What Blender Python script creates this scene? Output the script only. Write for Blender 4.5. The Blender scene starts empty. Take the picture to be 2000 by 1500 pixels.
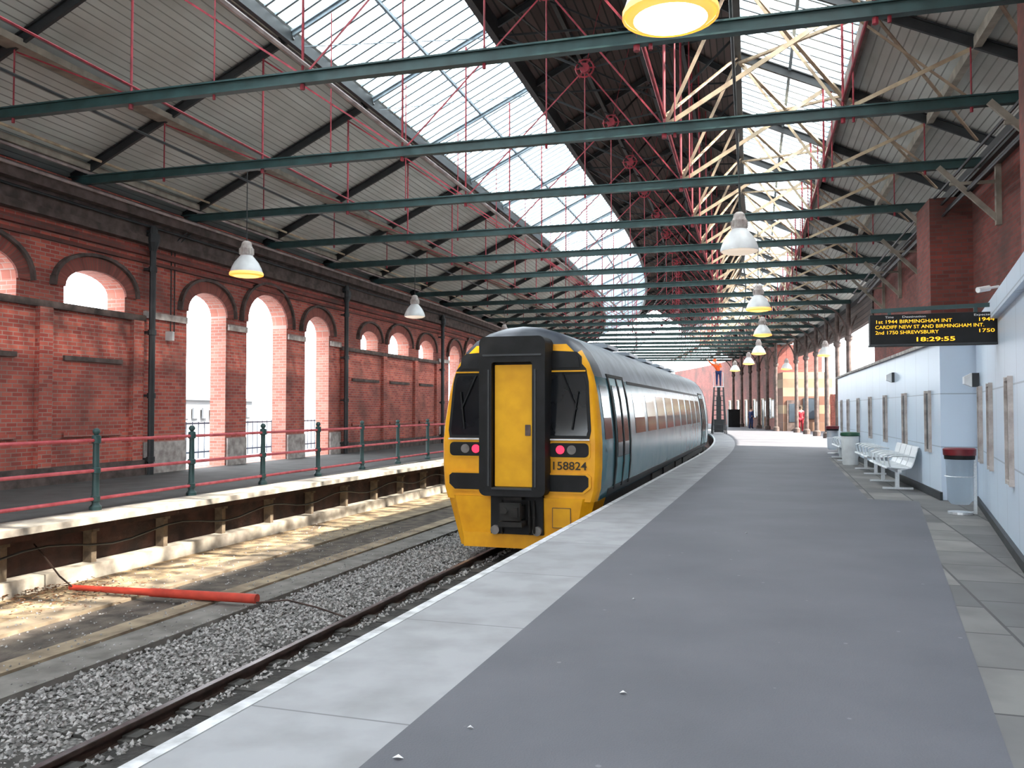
import bpy, math, random
from math import sin, cos, radians, pi, atan2, sqrt
from mathutils import Vector, Matrix
random.seed(7)
scene = bpy.context.scene
COL = scene.collection
try:
    scene.view_settings.view_transform = 'Standard'
    scene.view_settings.look = 'None'
except Exception as e:
    print(e)

# ------------------------------------------------------------------ frames
A0 = radians(17.74); S0 = 28.0; R = 210.0
OX, OY = -2.59, 0.829
def head(s): return A0 if s < S0 else A0 - (s - S0) / R
def P(s, t):
    h = head(s)
    if s < S0:
        x = OX + s * sin(A0); y = OY + s * cos(A0)
    else:
        x = OX + S0 * sin(A0) + R * (cos(h) - cos(A0)); y = OY + S0 * cos(A0) + R * (sin(A0) - sin(h))
    return (x + t * cos(h), y - t * sin(h))
def W(s, t): return P(s, t - 0.035 * (max(0, min(s, 30)) - 15))
def whead(s): return head(s) - (0.035 if 0 < s < 30 else 0.0)

# ------------------------------------------------------------------ materials
def mat(name, c1, c2=None, rough=0.7, metal=0.0, scale=6.0, bump=0.0, bscale=None, emit=None, estr=0.0, detail=4, lo=0.35, hi=0.65, spec=None):
    m = bpy.data.materials.new(name); m.use_nodes = True
    nt = m.node_tree; b = nt.nodes['Principled BSDF']
    b.inputs['Roughness'].default_value = rough; b.inputs['Metallic'].default_value = metal
    if spec is not None: b.inputs['Specular IOR Level'].default_value = spec
    if c2 is None: c2 = tuple(x * 0.8 for x in c1)
    tc = nt.nodes.new('ShaderNodeTexCoord')
    n = nt.nodes.new('ShaderNodeTexNoise'); n.inputs['Scale'].default_value = scale; n.inputs['Detail'].default_value = detail
    r = nt.nodes.new('ShaderNodeValToRGB')
    r.color_ramp.elements[0].position = lo; r.color_ramp.elements[1].position = hi
    r.color_ramp.elements[0].color = (*c2, 1); r.color_ramp.elements[1].color = (*c1, 1)
    nt.links.new(tc.outputs['Object'], n.inputs['Vector']); nt.links.new(n.outputs['Fac'], r.inputs['Fac'])
    nt.links.new(r.outputs['Color'], b.inputs['Base Color'])
    if bump:
        bn = nt.nodes.new('ShaderNodeBump'); bn.inputs['Strength'].default_value = bump; bn.inputs['Distance'].default_value = 0.02
        n2 = nt.nodes.new('ShaderNodeTexNoise'); n2.inputs['Scale'].default_value = bscale or scale * 5
        nt.links.new(tc.outputs['Object'], n2.inputs['Vector']); nt.links.new(n2.outputs['Fac'], bn.inputs['Height'])
        nt.links.new(bn.outputs['Normal'], b.inputs['Normal'])
    if emit:
        b.inputs['Emission Color'].default_value = (*emit, 1); b.inputs['Emission Strength'].default_value = estr
    return m

def brickmat(name, c1, c2, mortar, w=0.25, h=0.085, ms=0.008, offset=0.5, rough=0.85, stain=0.5, bump=0.4, stc=(0.05, 0.035, 0.03), sscale=0.6, lo=0.42, hi=0.7):
    m = bpy.data.materials.new(name); m.use_nodes = True
    nt = m.node_tree; b = nt.nodes['Principled BSDF']; b.inputs['Roughness'].default_value = rough
    uv = nt.nodes.new('ShaderNodeUVMap')
    br = nt.nodes.new('ShaderNodeTexBrick'); br.offset = offset
    br.inputs['Scale'].default_value = 1.0; br.inputs['Brick Width'].default_value = w; br.inputs['Row Height'].default_value = h
    br.inputs['Mortar Size'].default_value = ms; br.inputs['Bias'].default_value = 0.0
    br.inputs['Color1'].default_value = (*c1, 1); br.inputs['Color2'].default_value = (*c2, 1); br.inputs['Mortar'].default_value = (*mortar, 1)
    nt.links.new(uv.outputs['UV'], br.inputs['Vector'])
    tc = nt.nodes.new('ShaderNodeTexCoord')
    n = nt.nodes.new('ShaderNodeTexNoise'); n.inputs['Scale'].default_value = sscale; n.inputs['Detail'].default_value = 6
    nt.links.new(tc.outputs['Object'], n.inputs['Vector'])
    r = nt.nodes.new('ShaderNodeMapRange'); r.inputs['From Min'].default_value = lo; r.inputs['From Max'].default_value = hi
    r.inputs['To Min'].default_value = 0; r.inputs['To Max'].default_value = stain
    nt.links.new(n.outputs['Fac'], r.inputs['Value'])
    mx = nt.nodes.new('ShaderNodeMixRGB'); mx.inputs['Color2'].default_value = (*stc, 1)
    nt.links.new(r.outputs['Result'], mx.inputs['Fac']); nt.links.new(br.outputs['Color'], mx.inputs['Color1'])
    nt.links.new(mx.outputs['Color'], b.inputs['Base Color'])
    if bump:
        bn = nt.nodes.new('ShaderNodeBump'); bn.inputs['Strength'].default_value = bump; bn.inputs['Distance'].default_value = 0.01; bn.invert = True
        nt.links.new(br.outputs['Fac'], bn.inputs['Height']); nt.links.new(bn.outputs['Normal'], b.inputs['Normal'])
    return m

M = {}
M['brick'] = brickmat('brick_red', (0.62, 0.145, 0.10), (0.38, 0.065, 0.05), (0.40, 0.25, 0.21), ms=0.010, stain=0.62, sscale=1.1, stc=(0.09, 0.05, 0.045))
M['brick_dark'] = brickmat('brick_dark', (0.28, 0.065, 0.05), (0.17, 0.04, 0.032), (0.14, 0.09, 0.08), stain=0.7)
M['brick_arch'] = brickmat('brick_arch', (0.38, 0.095, 0.07), (0.24, 0.06, 0.05), (0.17, 0.11, 0.09), w=0.09, h=0.3, stain=0.5)
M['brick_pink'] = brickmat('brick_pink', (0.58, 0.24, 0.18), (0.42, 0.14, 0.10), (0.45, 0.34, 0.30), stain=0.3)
M['band'] = brickmat('banded_brick', (0.16, 0.06, 0.04), (0.36, 0.29, 0.18), (0.2, 0.15, 0.12), w=40, h=0.62, ms=0.01, offset=0, stain=0.4)
M['panel'] = brickmat('white_cladding', (0.60, 0.69, 0.80), (0.57, 0.66, 0.78), (0.34, 0.40, 0.48), w=1.2, h=0.9, ms=0.010, offset=0, rough=0.35, stain=0.1, bump=0.3, stc=(0.4, 0.45, 0.5))
M['slab'] = brickmat('paving_slab', (0.33, 0.33, 0.345), (0.27, 0.27, 0.285), (0.18, 0.18, 0.19), w=1.9, h=1.3, ms=0.008, offset=0, stain=0.5, bump=0.4, stc=(0.17, 0.165, 0.17), sscale=2.2)
M['slab2'] = brickmat('paving_slab_worn', (0.22, 0.21, 0.20), (0.11, 0.108, 0.11), (0.06, 0.06, 0.06), w=0.85, h=0.6, ms=0.012, offset=0.3, stain=0.6, bump=0.4, stc=(0.085, 0.08, 0.08), sscale=1.5)
M['roofboard'] = brickmat('roof_boards', (0.62, 0.64, 0.60), (0.55, 0.57, 0.53), (0.27, 0.28, 0.26), w=80, h=0.16, ms=0.013, offset=0, stain=0.6, bump=0.5, stc=(0.33, 0.32, 0.28), sscale=0.5)
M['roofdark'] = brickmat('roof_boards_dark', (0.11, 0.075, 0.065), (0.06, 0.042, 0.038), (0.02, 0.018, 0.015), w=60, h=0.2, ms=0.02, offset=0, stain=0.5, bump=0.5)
M['stone'] = mat('stone_grey', (0.56, 0.51, 0.48), (0.30, 0.25, 0.23), rough=0.85, scale=5, bump=0.2)
M['stone_dark'] = mat('stone_dirty', (0.14, 0.10, 0.09), (0.06, 0.045, 0.04), rough=0.85, scale=4, bump=0.2)
M['coping'] = mat('coping_concrete', (0.54, 0.49, 0.41), (0.24, 0.21, 0.18), rough=0.85, scale=2.6, bump=0.3, detail=9)
M['teal'] = mat('painted_iron_green', (0.028, 0.072, 0.072), (0.018, 0.045, 0.045), rough=0.5, scale=3)
M['iron'] = mat('painted_iron_dark', (0.026, 0.03, 0.033), (0.015, 0.017, 0.019), rough=0.5, scale=3)
M['redp'] = mat('red_paint', (0.36, 0.03, 0.048), (0.20, 0.02, 0.03), rough=0.6, scale=8)
M['redbar'] = mat('railing_pink_red', (0.60, 0.11, 0.13), (0.42, 0.05, 0.065), rough=0.5, scale=6)
M['cream'] = mat('cream_paint', (0.60, 0.49, 0.33), (0.34, 0.25, 0.17), rough=0.6, scale=3)
M['tan'] = mat('tan_brace_paint', (0.42, 0.32, 0.22), (0.24, 0.17, 0.12), rough=0.6, scale=3)
M['pinkc'] = mat('faded_pink_paint', (0.46, 0.38, 0.36), (0.26, 0.20, 0.19), rough=0.6, scale=3)
M['beam'] = mat('timber_purlin', (0.36, 0.32, 0.26), (0.21, 0.19, 0.16), rough=0.8, scale=3)
M['prop'] = mat('weathered_prop', (0.20, 0.15, 0.10), (0.08, 0.06, 0.045), rough=0.85, scale=6)
M['white'] = mat('white_enamel', (0.75, 0.76, 0.76), (0.6, 0.6, 0.6), rough=0.35, scale=3)
M['whitep'] = mat('white_line_paint', (0.62, 0.62, 0.64), (0.36, 0.36, 0.37), rough=0.7, scale=7, lo=0.35, hi=0.6, detail=8)
M['rail'] = mat('rail_steel', (0.09, 0.06, 0.05), (0.045, 0.03, 0.026), rough=0.4, metal=0.5, scale=9)
M['railtop'] = mat('rail_head_polished', (0.30, 0.28, 0.29), (0.18, 0.16, 0.17), rough=0.32, metal=1.0, scale=9)
M['sleeper'] = mat('sleeper_concrete', (0.06, 0.055, 0.05), (0.03, 0.027, 0.025), rough=0.9, scale=7)
M['black'] = mat('black_rubber', (0.012, 0.012, 0.013), (0.007, 0.007, 0.007), rough=0.6, scale=5, spec=0.25)
M['under'] = mat('underframe_grime', (0.02, 0.018, 0.016), (0.01, 0.009, 0.008), rough=0.85, scale=5)
M['yellow'] = mat('train_yellow', (0.86, 0.41, 0.008), (0.70, 0.30, 0.006), rough=0.45, scale=2.5, spec=0.3)
M['door_yellow'] = mat('door_yellow', (0.80, 0.40, 0.004), (0.66, 0.31, 0.003), rough=0.5, scale=2.5, spec=0.3)
M['tteal'] = mat('train_turquoise', (0.04, 0.16, 0.19), (0.03, 0.12, 0.15), rough=0.22, scale=1.5, spec=0.5)
M['tteal_sheen'] = mat('train_turquoise_painted_sheen', (0.17, 0.29, 0.33), (0.12, 0.23, 0.27), rough=0.25, scale=1.5, spec=0.5)  # paler copy of the turquoise, with reflected light painted into the colour
M['tteal2'] = mat('train_turquoise_door', (0.025, 0.20, 0.23), (0.02, 0.16, 0.19), rough=0.3, scale=1.5, spec=0.35)
M['troof'] = mat('train_roof_grey', (0.30, 0.34, 0.38), (0.20, 0.22, 0.25), rough=0.45, scale=2)
M['dome'] = mat('train_dome_grey', (0.06, 0.07, 0.09), (0.04, 0.045, 0.06), rough=0.4, scale=2)
M['glass'] = mat('dark_glass', (0.010, 0.012, 0.015), (0.008, 0.008, 0.01), rough=0.08, scale=2, spec=0.4)
M['sglass'] = mat('side_window_glass', (0.006, 0.008, 0.010), (0.005, 0.006, 0.008), rough=0.12, scale=2, spec=0.12)
M['winglass'] = mat('building_window_glass', (0.05, 0.07, 0.09), (0.04, 0.055, 0.07), rough=0.25, scale=2)
M['redlamp'] = mat('tail_lamp_red', (0.9, 0.02, 0.05), (0.9, 0.02, 0.05), emit=(1.0, 0.03, 0.09), estr=1.6)
M['headlamp'] = mat('headlamp_glass', (0.22, 0.20, 0.19), (0.14, 0.13, 0.12), rough=0.4, spec=0.2)
M['metal'] = mat('bench_steel', (0.72, 0.74, 0.76), (0.6, 0.62, 0.64), rough=0.35, metal=0.5, scale=40)
M['amber'] = mat('amber_led', (0.6, 0.3, 0.02), (0.6, 0.3, 0.02), emit=(1.0, 0.50, 0.015), estr=1.5)
M['wtext'] = mat('grey_lettering', (0.5, 0.5, 0.5), (0.5, 0.5, 0.5), emit=(0.6, 0.6, 0.6), estr=0.3)
M['ntext'] = mat('black_lettering', (0.03, 0.02, 0.01), (0.03, 0.02, 0.01))
M['lit'] = mat('lamp_lens_lit', (1, 0.7, 0.3), (1, 0.7, 0.3), emit=(1.0, 0.50, 0.10), estr=2.6)
M['lit_core'] = mat('lamp_lens_core', (1, 0.8, 0.4), (1, 0.8, 0.4), emit=(1.0, 0.80, 0.45), estr=9)
M['lit_rim'] = mat('lamp_rim_glow', (1, 0.7, 0.3), (1, 0.7, 0.3), emit=(1.0, 0.36, 0.03), estr=1.3)
M['lit_dim'] = mat('lamp_lens_dim', (0.9, 0.85, 0.8), (0.9, 0.85, 0.8), emit=(0.9, 0.7, 0.5), estr=0.7)
M['green'] = mat('green_plastic', (0.02, 0.10, 0.05), (0.015, 0.07, 0.035), rough=0.4)
M['redlid'] = mat('dark_red_plastic', (0.18, 0.008, 0.015), (0.09, 0.006, 0.01), rough=0.4)
M['orange'] = mat('orange_hi_vis', (1.0, 0.15, 0.02), (0.85, 0.10, 0.01), rough=0.7)
M['navy'] = mat('navy_cloth', (0.02, 0.035, 0.12), (0.015, 0.025, 0.08), rough=0.9)
M['redcloth'] = mat('red_cloth', (0.35, 0.015, 0.03), (0.25, 0.012, 0.02), rough=0.9)
M['skin'] = mat('skin', (0.55, 0.30, 0.21), (0.5, 0.27, 0.19), rough=0.6)
M['hair'] = mat('hair_brown', (0.05, 0.03, 0.02), (0.03, 0.02, 0.01), rough=0.8)
M['outside'] = mat('outside_paving', (0.34, 0.35, 0.36), (0.22, 0.23, 0.245), rough=0.9, scale=1)
M['outbuild'] = mat('distant_facade', (0.18, 0.175, 0.175), (0.15, 0.155, 0.16), rough=0.9, scale=0.3)
M['outwin'] = mat('distant_window', (0.10, 0.11, 0.125), (0.09, 0.10, 0.115), rough=0.9)
M['outfence'] = mat('pale_blue_fence', (0.04, 0.07, 0.11), (0.03, 0.05, 0.08), rough=0.6)
M['mud'] = mat('trackbed_mud', (0.13, 0.105, 0.085), (0.05, 0.04, 0.035), rough=0.95, scale=4, bump=0.6, bscale=30)
M['sand'] = mat('sandy_rubble', (0.40, 0.29, 0.17), (0.12, 0.085, 0.055), rough=0.95, scale=3.0, bump=0.8, bscale=30, detail=10, lo=0.4, hi=0.6)
M['baulk'] = mat('old_concrete_baulk', (0.20, 0.185, 0.17), (0.11, 0.10, 0.09), rough=0.9, scale=3, bump=0.3)
M['baulk_tan'] = mat('old_tan_baulk', (0.32, 0.25, 0.17), (0.16, 0.12, 0.085), rough=0.9, scale=3, bump=0.3)
M['gravel'] = mat('ballast_chippings', (0.40, 0.38, 0.37), (0.18, 0.17, 0.165), rough=0.9, scale=12, detail=2, lo=0.4, hi=0.6)
M['litter'] = mat('litter_paper', (0.8, 0.8, 0.82), (0.7, 0.7, 0.7), rough=0.8)
M['leaf'] = mat('dead_leaves', (0.16, 0.07, 0.03), (0.07, 0.035, 0.02), rough=0.9)
M['bed_shade'] = mat('ballast_painted_shade', (0.04, 0.036, 0.033), (0.018, 0.016, 0.015), rough=0.95, scale=14, bump=1.0, bscale=28)  # near-black tone paints the shade between rail and platform into the ballast
M['recess_shade'] = mat('recess_painted_shade', (0.075, 0.035, 0.028), (0.03, 0.02, 0.018), rough=0.95, scale=3, bump=0.5, bscale=20)  # shadow under the coping overhang is put into this dark colour
M['asph_l'] = mat('platform_asphalt_dark', (0.085, 0.083, 0.082), (0.058, 0.056, 0.055), rough=0.9, scale=2, bump=0.2, bscale=60)
M['redo'] = mat('orange_red_paint', (0.55, 0.055, 0.03), (0.36, 0.035, 0.02), rough=0.5, scale=5)
M['gbar'] = mat('glazing_bar', (0.26, 0.32, 0.36), (0.19, 0.24, 0.28), rough=0.6)

m = bpy.data.materials.new('ballast_bed'); m.use_nodes = True; nt = m.node_tree; b = nt.nodes['Principled BSDF']; b.inputs['Roughness'].default_value = 0.95
tc = nt.nodes.new('ShaderNodeTexCoord'); vo = nt.nodes.new('ShaderNodeTexVoronoi'); vo.inputs['Scale'].default_value = 24
rp = nt.nodes.new('ShaderNodeValToRGB'); rp.color_ramp.elements[0].color = (0.30, 0.285, 0.275, 1); rp.color_ramp.elements[1].color = (0.05, 0.046, 0.042, 1); rp.color_ramp.elements[1].position = 0.8
bn = nt.nodes.new('ShaderNodeBump'); bn.invert = True; bn.inputs['Strength'].default_value = 1; bn.inputs['Distance'].default_value = 0.03
nt.links.new(tc.outputs['Object'], vo.inputs['Vector']); nt.links.new(vo.outputs['Distance'], rp.inputs['Fac']); nt.links.new(rp.outputs['Color'], b.inputs['Base Color'])
nt.links.new(vo.outputs['Distance'], bn.inputs['Height']); nt.links.new(bn.outputs['Normal'], b.inputs['Normal']); M['ballast'] = m

m = bpy.data.materials.new('platform_asphalt'); m.use_nodes = True; nt = m.node_tree; b = nt.nodes['Principled BSDF']; b.inputs['Roughness'].default_value = 0.72
tc = nt.nodes.new('ShaderNodeTexCoord')
n1 = nt.nodes.new('ShaderNodeTexNoise'); n1.inputs['Scale'].default_value = 0.8; n1.inputs['Detail'].default_value = 8
r1 = nt.nodes.new('ShaderNodeValToRGB'); r1.color_ramp.elements[0].position = 0.3; r1.color_ramp.elements[1].position = 0.7
r1.color_ramp.elements[0].color = (0.085, 0.086, 0.100, 1); r1.color_ramp.elements[1].color = (0.115, 0.115, 0.132, 1)
vo = nt.nodes.new('ShaderNodeTexVoronoi'); vo.inputs['Scale'].default_value = 3.0
mr = nt.nodes.new('ShaderNodeMapRange'); mr.inputs['From Min'].default_value = 0.035; mr.inputs['From Max'].default_value = 0.05; mr.inputs['To Min'].default_value = 0.4; mr.inputs['To Max'].default_value = 0
mx = nt.nodes.new('ShaderNodeMixRGB'); mx.inputs['Color2'].default_value = (0.28, 0.28, 0.30, 1)
n2 = nt.nodes.new('ShaderNodeTexNoise'); n2.inputs['Scale'].default_value = 90
bn = nt.nodes.new('ShaderNodeBump'); bn.inputs['Strength'].default_value = 0.25; bn.inputs['Distance'].default_value = 0.01
L = nt.links.new
L(tc.outputs['Object'], n1.inputs['Vector']); L(n1.outputs['Fac'], r1.inputs['Fac']); L(tc.outputs['Object'], vo.inputs['Vector'])
L(vo.outputs['Distance'], mr.inputs['Value']); L(mr.outputs['Result'], mx.inputs['Fac']); L(r1.outputs['Color'], mx.inputs['Color1']); L(mx.outputs['Color'], b.inputs['Base Color'])
L(tc.outputs['Object'], n2.inputs['Vector']); L(n2.outputs['Fac'], bn.inputs['Height']); L(bn.outputs['Normal'], b.inputs['Normal']); M['asphalt'] = m

def glassmat(name, tr, col, tcol=(0.97, 0.99, 1.0)):
    m = bpy.data.materials.new(name); m.use_nodes = True; nt = m.node_tree; nt.nodes.clear()
    o = nt.nodes.new('ShaderNodeOutputMaterial'); t = nt.nodes.new('ShaderNodeBsdfTransparent'); t.inputs['Color'].default_value = (*tcol, 1)
    d = nt.nodes.new('ShaderNodeBsdfTranslucent'); d.inputs['Color'].default_value = (*col, 1)
    mx = nt.nodes.new('ShaderNodeMixShader'); mx.inputs['Fac'].default_value = tr
    nt.links.new(t.outputs[0], mx.inputs[1]); nt.links.new(d.outputs[0], mx.inputs[2]); nt.links.new(mx.outputs[0], o.inputs['Surface'])
    return m
M['sky_l'] = glassmat('skylight_glass_frosted', 0.93, (0.84, 0.92, 0.96))
M['sky_r'] = glassmat('skylight_glass_clear', 0.3, (0.85, 0.9, 0.92))
M['bag'] = glassmat('clear_plastic_bag', 0.55, (0.7, 0.76, 0.82), (0.85, 0.88, 0.9))

# ------------------------------------------------------------------ builders
def link(o, parent=None):
    COL.objects.link(o)
    if parent: o.parent = parent
    return o
def struct(o, label=None):
    o['kind'] = 'structure'
    if label: o['label'] = label
    return o
def top(o, label, cat, group=None):
    o['label'] = label; o['category'] = cat
    if group: o['group'] = group
    return o
def empty(name, loc, rz=0.0):
    e = bpy.data.objects.new(name, None); e.empty_display_size = 0.2
    e.location = loc; e.rotation_euler = (0, 0, rz); COL.objects.link(e); return e

class MB:
    def __init__(s): s.v = []; s.f = []; s.m = []; s.uv = []
    def quad(s, pts, mi=0, uv=None):
        i = len(s.v); s.v += [tuple(p) for p in pts]; s.f.append(tuple(range(i, i + len(pts)))); s.m.append(mi)
        s.uv.append(uv)
    def raw(s, v, f, mi=0):
        i = len(s.v); s.v += [tuple(p) for p in v]
        for q in f: s.f.append(tuple(k + i for k in q)); s.m.append(mi); s.uv.append(None)
    def box(s, c, d, mi=0, rot=None):
        x, y, z = d[0] / 2, d[1] / 2, d[2] / 2
        vs = [Vector((a * x, b_ * y, c_ * z)) for c_ in (-1, 1) for a, b_ in ((-1, -1), (1, -1), (1, 1), (-1, 1))]
        if rot is not None: vs = [rot @ q for q in vs]
        vs = [q + Vector(c) for q in vs]
        s.raw(vs, [(3, 2, 1, 0), (4, 5, 6, 7), (0, 1, 5, 4), (1, 2, 6, 5), (2, 3, 7, 6), (3, 0, 4, 7)], mi)
    def bar(s, p0, p1, w, h, mi=0):
        p0 = Vector(p0); p1 = Vector(p1); d = p1 - p0; l = d.length; d.normalize()
        up = Vector((0, 0, 1)) if abs(d.z) < 0.95 else Vector((0, 1, 0))
        sx = d.cross(up).normalized(); uz = sx.cross(d)
        rot = Matrix((sx, d, uz)).transposed()
        s.box((p0 + p1) / 2, (w, l, h), mi, rot)
    def cyl(s, p0, p1, r0, r1=None, n=8, mi=0, caps=True):
        if r1 is None: r1 = r0
        p0 = Vector(p0); p1 = Vector(p1); d = (p1 - p0).normalized()
        up = Vector((0, 0, 1)) if abs(d.z) < 0.9 else Vector((1, 0, 0))
        a = d.cross(up).normalized(); b_ = d.cross(a)
        vs = []
        for p, r in ((p0, r0), (p1, r1)):
            for k in range(n):
                t = 2 * pi * k / n; vs.append(p + (a * cos(t) + b_ * sin(t)) * r)
        f = [(k, (k + 1) % n, n + (k + 1) % n, n + k) for k in range(n)]
        if caps: f += [tuple(range(n))[::-1], tuple(range(n, 2 * n))]
        s.raw(vs, f, mi)
    def lathe(s, prof, c=(0, 0, 0), n=20, mi=0):
        vs = []
        for r, z in prof:
            for k in range(n):
                t = 2 * pi * k / n; vs.append((c[0] + r * cos(t), c[1] + r * sin(t), c[2] + z))
        f = []
        for j in range(len(prof) - 1):
            for k in range(n):
                f.append((j * n + k, j * n + (k + 1) % n, (j + 1) * n + (k + 1) % n, (j + 1) * n + k))
        s.raw(vs, f, mi)
    def extr(s, poly, y0, y1, mi=0, yf=None):
        n = len(poly); g = yf or (lambda z: 0)
        vs = [(x, y0 + g(z), z) for x, z in poly] + [(x, y1 + g(z), z) for x, z in poly]
        s.raw(vs, [tuple(range(n)), tuple(range(n, 2 * n))[::-1]] + [(k, n + k, n + (k + 1) % n, (k + 1) % n) for k in range(n)], mi)
    def obj(s, name, mats, parent=None, smooth=False, loc=None, rz=0):
        me = bpy.data.meshes.new(name); me.from_pydata(s.v, [], s.f)
        for k in (mats if isinstance(mats, list) else [mats]): me.materials.append(M[k])
        for p, mi in zip(me.polygons, s.m): p.material_index = mi; p.use_smooth = smooth
        if any(u is not None for u in s.uv):
            ul = me.uv_layers.new(name='UVMap')
            for p, u in zip(me.polygons, s.uv):
                if u is not None:
                    for li, q in zip(p.loop_indices, u): ul.data[li].uv = q
        me.update()
        if smooth:
            try: me.set_sharp_from_angle(angle=radians(40))
            except Exception: pass
        o = bpy.data.objects.new(name, me); link(o, parent)
        if loc is not None: o.location = loc
        o.rotation_euler = (0, 0, rz)
        return o
def rrect(x0, x1, z0, z1, r, n=4):
    pts = []
    for cx, cz, a in ((x1 - r, z0 + r, -90), (x1 - r, z1 - r, 0), (x0 + r, z1 - r, 90), (x0 + r, z0 + r, 180)):
        for k in range(n + 1):
            t = radians(a + 90 * k / n); pts.append((cx + r * cos(t), cz + r * sin(t)))
    return pts
def srange(s0, s1, ds):
    n = max(1, int(math.ceil((s1 - s0) / ds))); return [s0 + (s1 - s0) * k / n for k in range(n + 1)]
def sweep(name, prof, s0, s1, mats, F=W, ds=2.5, mb=None, mi=0, smooth=False, parent=None):
    own = mb is None
    if own: mb = MB()
    ss = srange(s0, s1, ds); n = len(prof)
    per = [0]
    for k in range(n): a, c = prof[k], prof[(k + 1) % n]; per.append(per[-1] + math.hypot(a[0] - c[0], a[1] - c[1]))
    for i in range(len(ss) - 1):
        a, c = ss[i], ss[i + 1]
        for k in range(n):
            p, q = prof[k], prof[(k + 1) % n]
            mb.quad([(*F(a, p[0]), p[1]), (*F(a, q[0]), q[1]), (*F(c, q[0]), q[1]), (*F(c, p[0]), p[1])], mi,
                    [(a, per[k]), (a, per[k + 1]), (c, per[k + 1]), (c, per[k])])
    for s_, rev in ((s0, False), (s1, True)):
        pts = [(*F(s_, p[0]), p[1]) for p in prof]; uv = [(p[0], p[1]) for p in prof]
        if rev: pts = pts[::-1]; uv = uv[::-1]
        mb.quad(pts, mi, uv)
    if own: return mb.obj(name, mats, parent=parent, smooth=smooth)
def rect(t0, t1, z0, z1): return [(t0, z0), (t0, z1), (t1, z1), (t1, z0)]
def circ(t, z, r, n=8): return [(t + r * cos(2 * pi * k / n), z + r * sin(2 * pi * k / n)) for k in range(n)]
def prism(name, poly, z0, z1, mats, F=P, mb=None, mi=0):
    own = mb is None
    if own: mb = MB()
    pts = [F(s, t) for s, t in poly]; n = len(pts); u = 0
    for k in range(n):
        a, c = pts[k], pts[(k + 1) % n]; l = math.hypot(a[0] - c[0], a[1] - c[1])
        mb.quad([(*a, z0), (*c, z0), (*c, z1), (*a, z1)], mi, [(u, z0), (u + l, z0), (u + l, z1), (u, z1)]); u += l
    mb.quad([(*p, z1) for p in pts], mi, pts); mb.quad([(*p, z0) for p in pts][::-1], mi, pts[::-1])
    if own: return mb.obj(name, mats)

# ------------------------------------------------------------------ ground & platforms
SN = -24.0
mb = MB(); mb.quad([(-160, -60, -1.3), (160, -60, -1.3), (160, 260, -1.3), (-160, 260, -1.3)])
struct(mb.obj('floor_outside', 'outside'), 'pale ground outside the train shed')
def edge_t(s): return max(2.6, 3.2 + 0.108 * s) if s < 15.7 else (4.1 if s < 29 else 5.0)
mb = MB(); ss = srange(SN, 15.6, 1.4) + [15.7, 18, 21, 24, 27, 28.9, 29.1] + srange(31, 140, 3)
for a, c in zip(ss[:-1], ss[1:]):
    ta, tc_ = edge_t(a), edge_t(c)
    ta = 9.2 if a > 29.05 else ta; tc_ = 9.2 if c > 29.05 else tc_
    mb.quad([(*P(a, 0.98), 0), (*P(a, ta), 0), (*P(c, tc_), 0), (*P(c, 0.98), 0)])
struct(mb.obj('floor', 'asphalt'), 'dark grey asphalt station platform')
struct(sweep('trim_1', [(0.085, 0.0), (0.98, 0.0), (0.98, -0.08), (0.085, -0.08)], SN, 140, 'slab', F=P, ds=1.9), 'grey paving slabs along the platform edge')
struct(sweep('trim_2', [(0.0, 0.002), (0.085, 0.002), (0.085, -0.1), (0.0, -0.1)], SN, 140, 'whitep', F=P, ds=1.9), 'worn white painted platform edge line')
struct(sweep('wall_platform_face', [(0.03, -0.1), (0.3, -0.1), (0.3, -1.1), (0.03, -1.1)], SN, 140, 'brick_dark', F=P), 'dark brick platform face')
mb = MB()
for a, c in zip(ss[:-1], ss[1:]):
    if a < 29:
        mb.quad([(*P(a, edge_t(a)), -0.002), (*P(a, 7.2), -0.002), (*P(c, 7.2), -0.002), (*P(c, edge_t(c)), -0.002)], 0,
                [(a, edge_t(a)), (a, 7.2), (c, 7.2), (c, edge_t(c))])
struct(mb.obj('trim_3', 'slab2'), 'worn paving slabs beside the building')
struct(sweep('floor_trackbed', rect(-7.4, 0.2, -1.25, -1.03), SN, 140, 'ballast', F=P), 'ballast track bed')
struct(sweep('floor_between_rails', rect(-2.1, 0.1, -1.2, -1.015), SN, 140, 'bed_shade', F=P), 'ballast between the rails darkened with painted shade')
struct(sweep('floor_rubble', rect(-7.3, -5.97, -1.2, -0.975), SN, 120, 'sand', F=P), 'sandy rubble strip below the old platform')
struct(sweep('floor_mud', rect(-5.55, -4.45, -1.2, -0.99), SN, 120, 'mud', F=P), 'muddy strip of disused track bed')
for nm, t0, t1, z, mm in (('trim_4', -5.97, -5.5, -0.95, 'baulk_tan'), ('trim_5', -4.55, -4.25, -0.93, 'baulk_tan'), ('trim_6', -4.25, -3.72, -0.96, 'baulk')):
    struct(sweep(nm, rect(t0, t1, -1.2, z), SN, 120, mm, F=P), 'old concrete baulk of a lifted track')
mb = MB()
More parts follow.
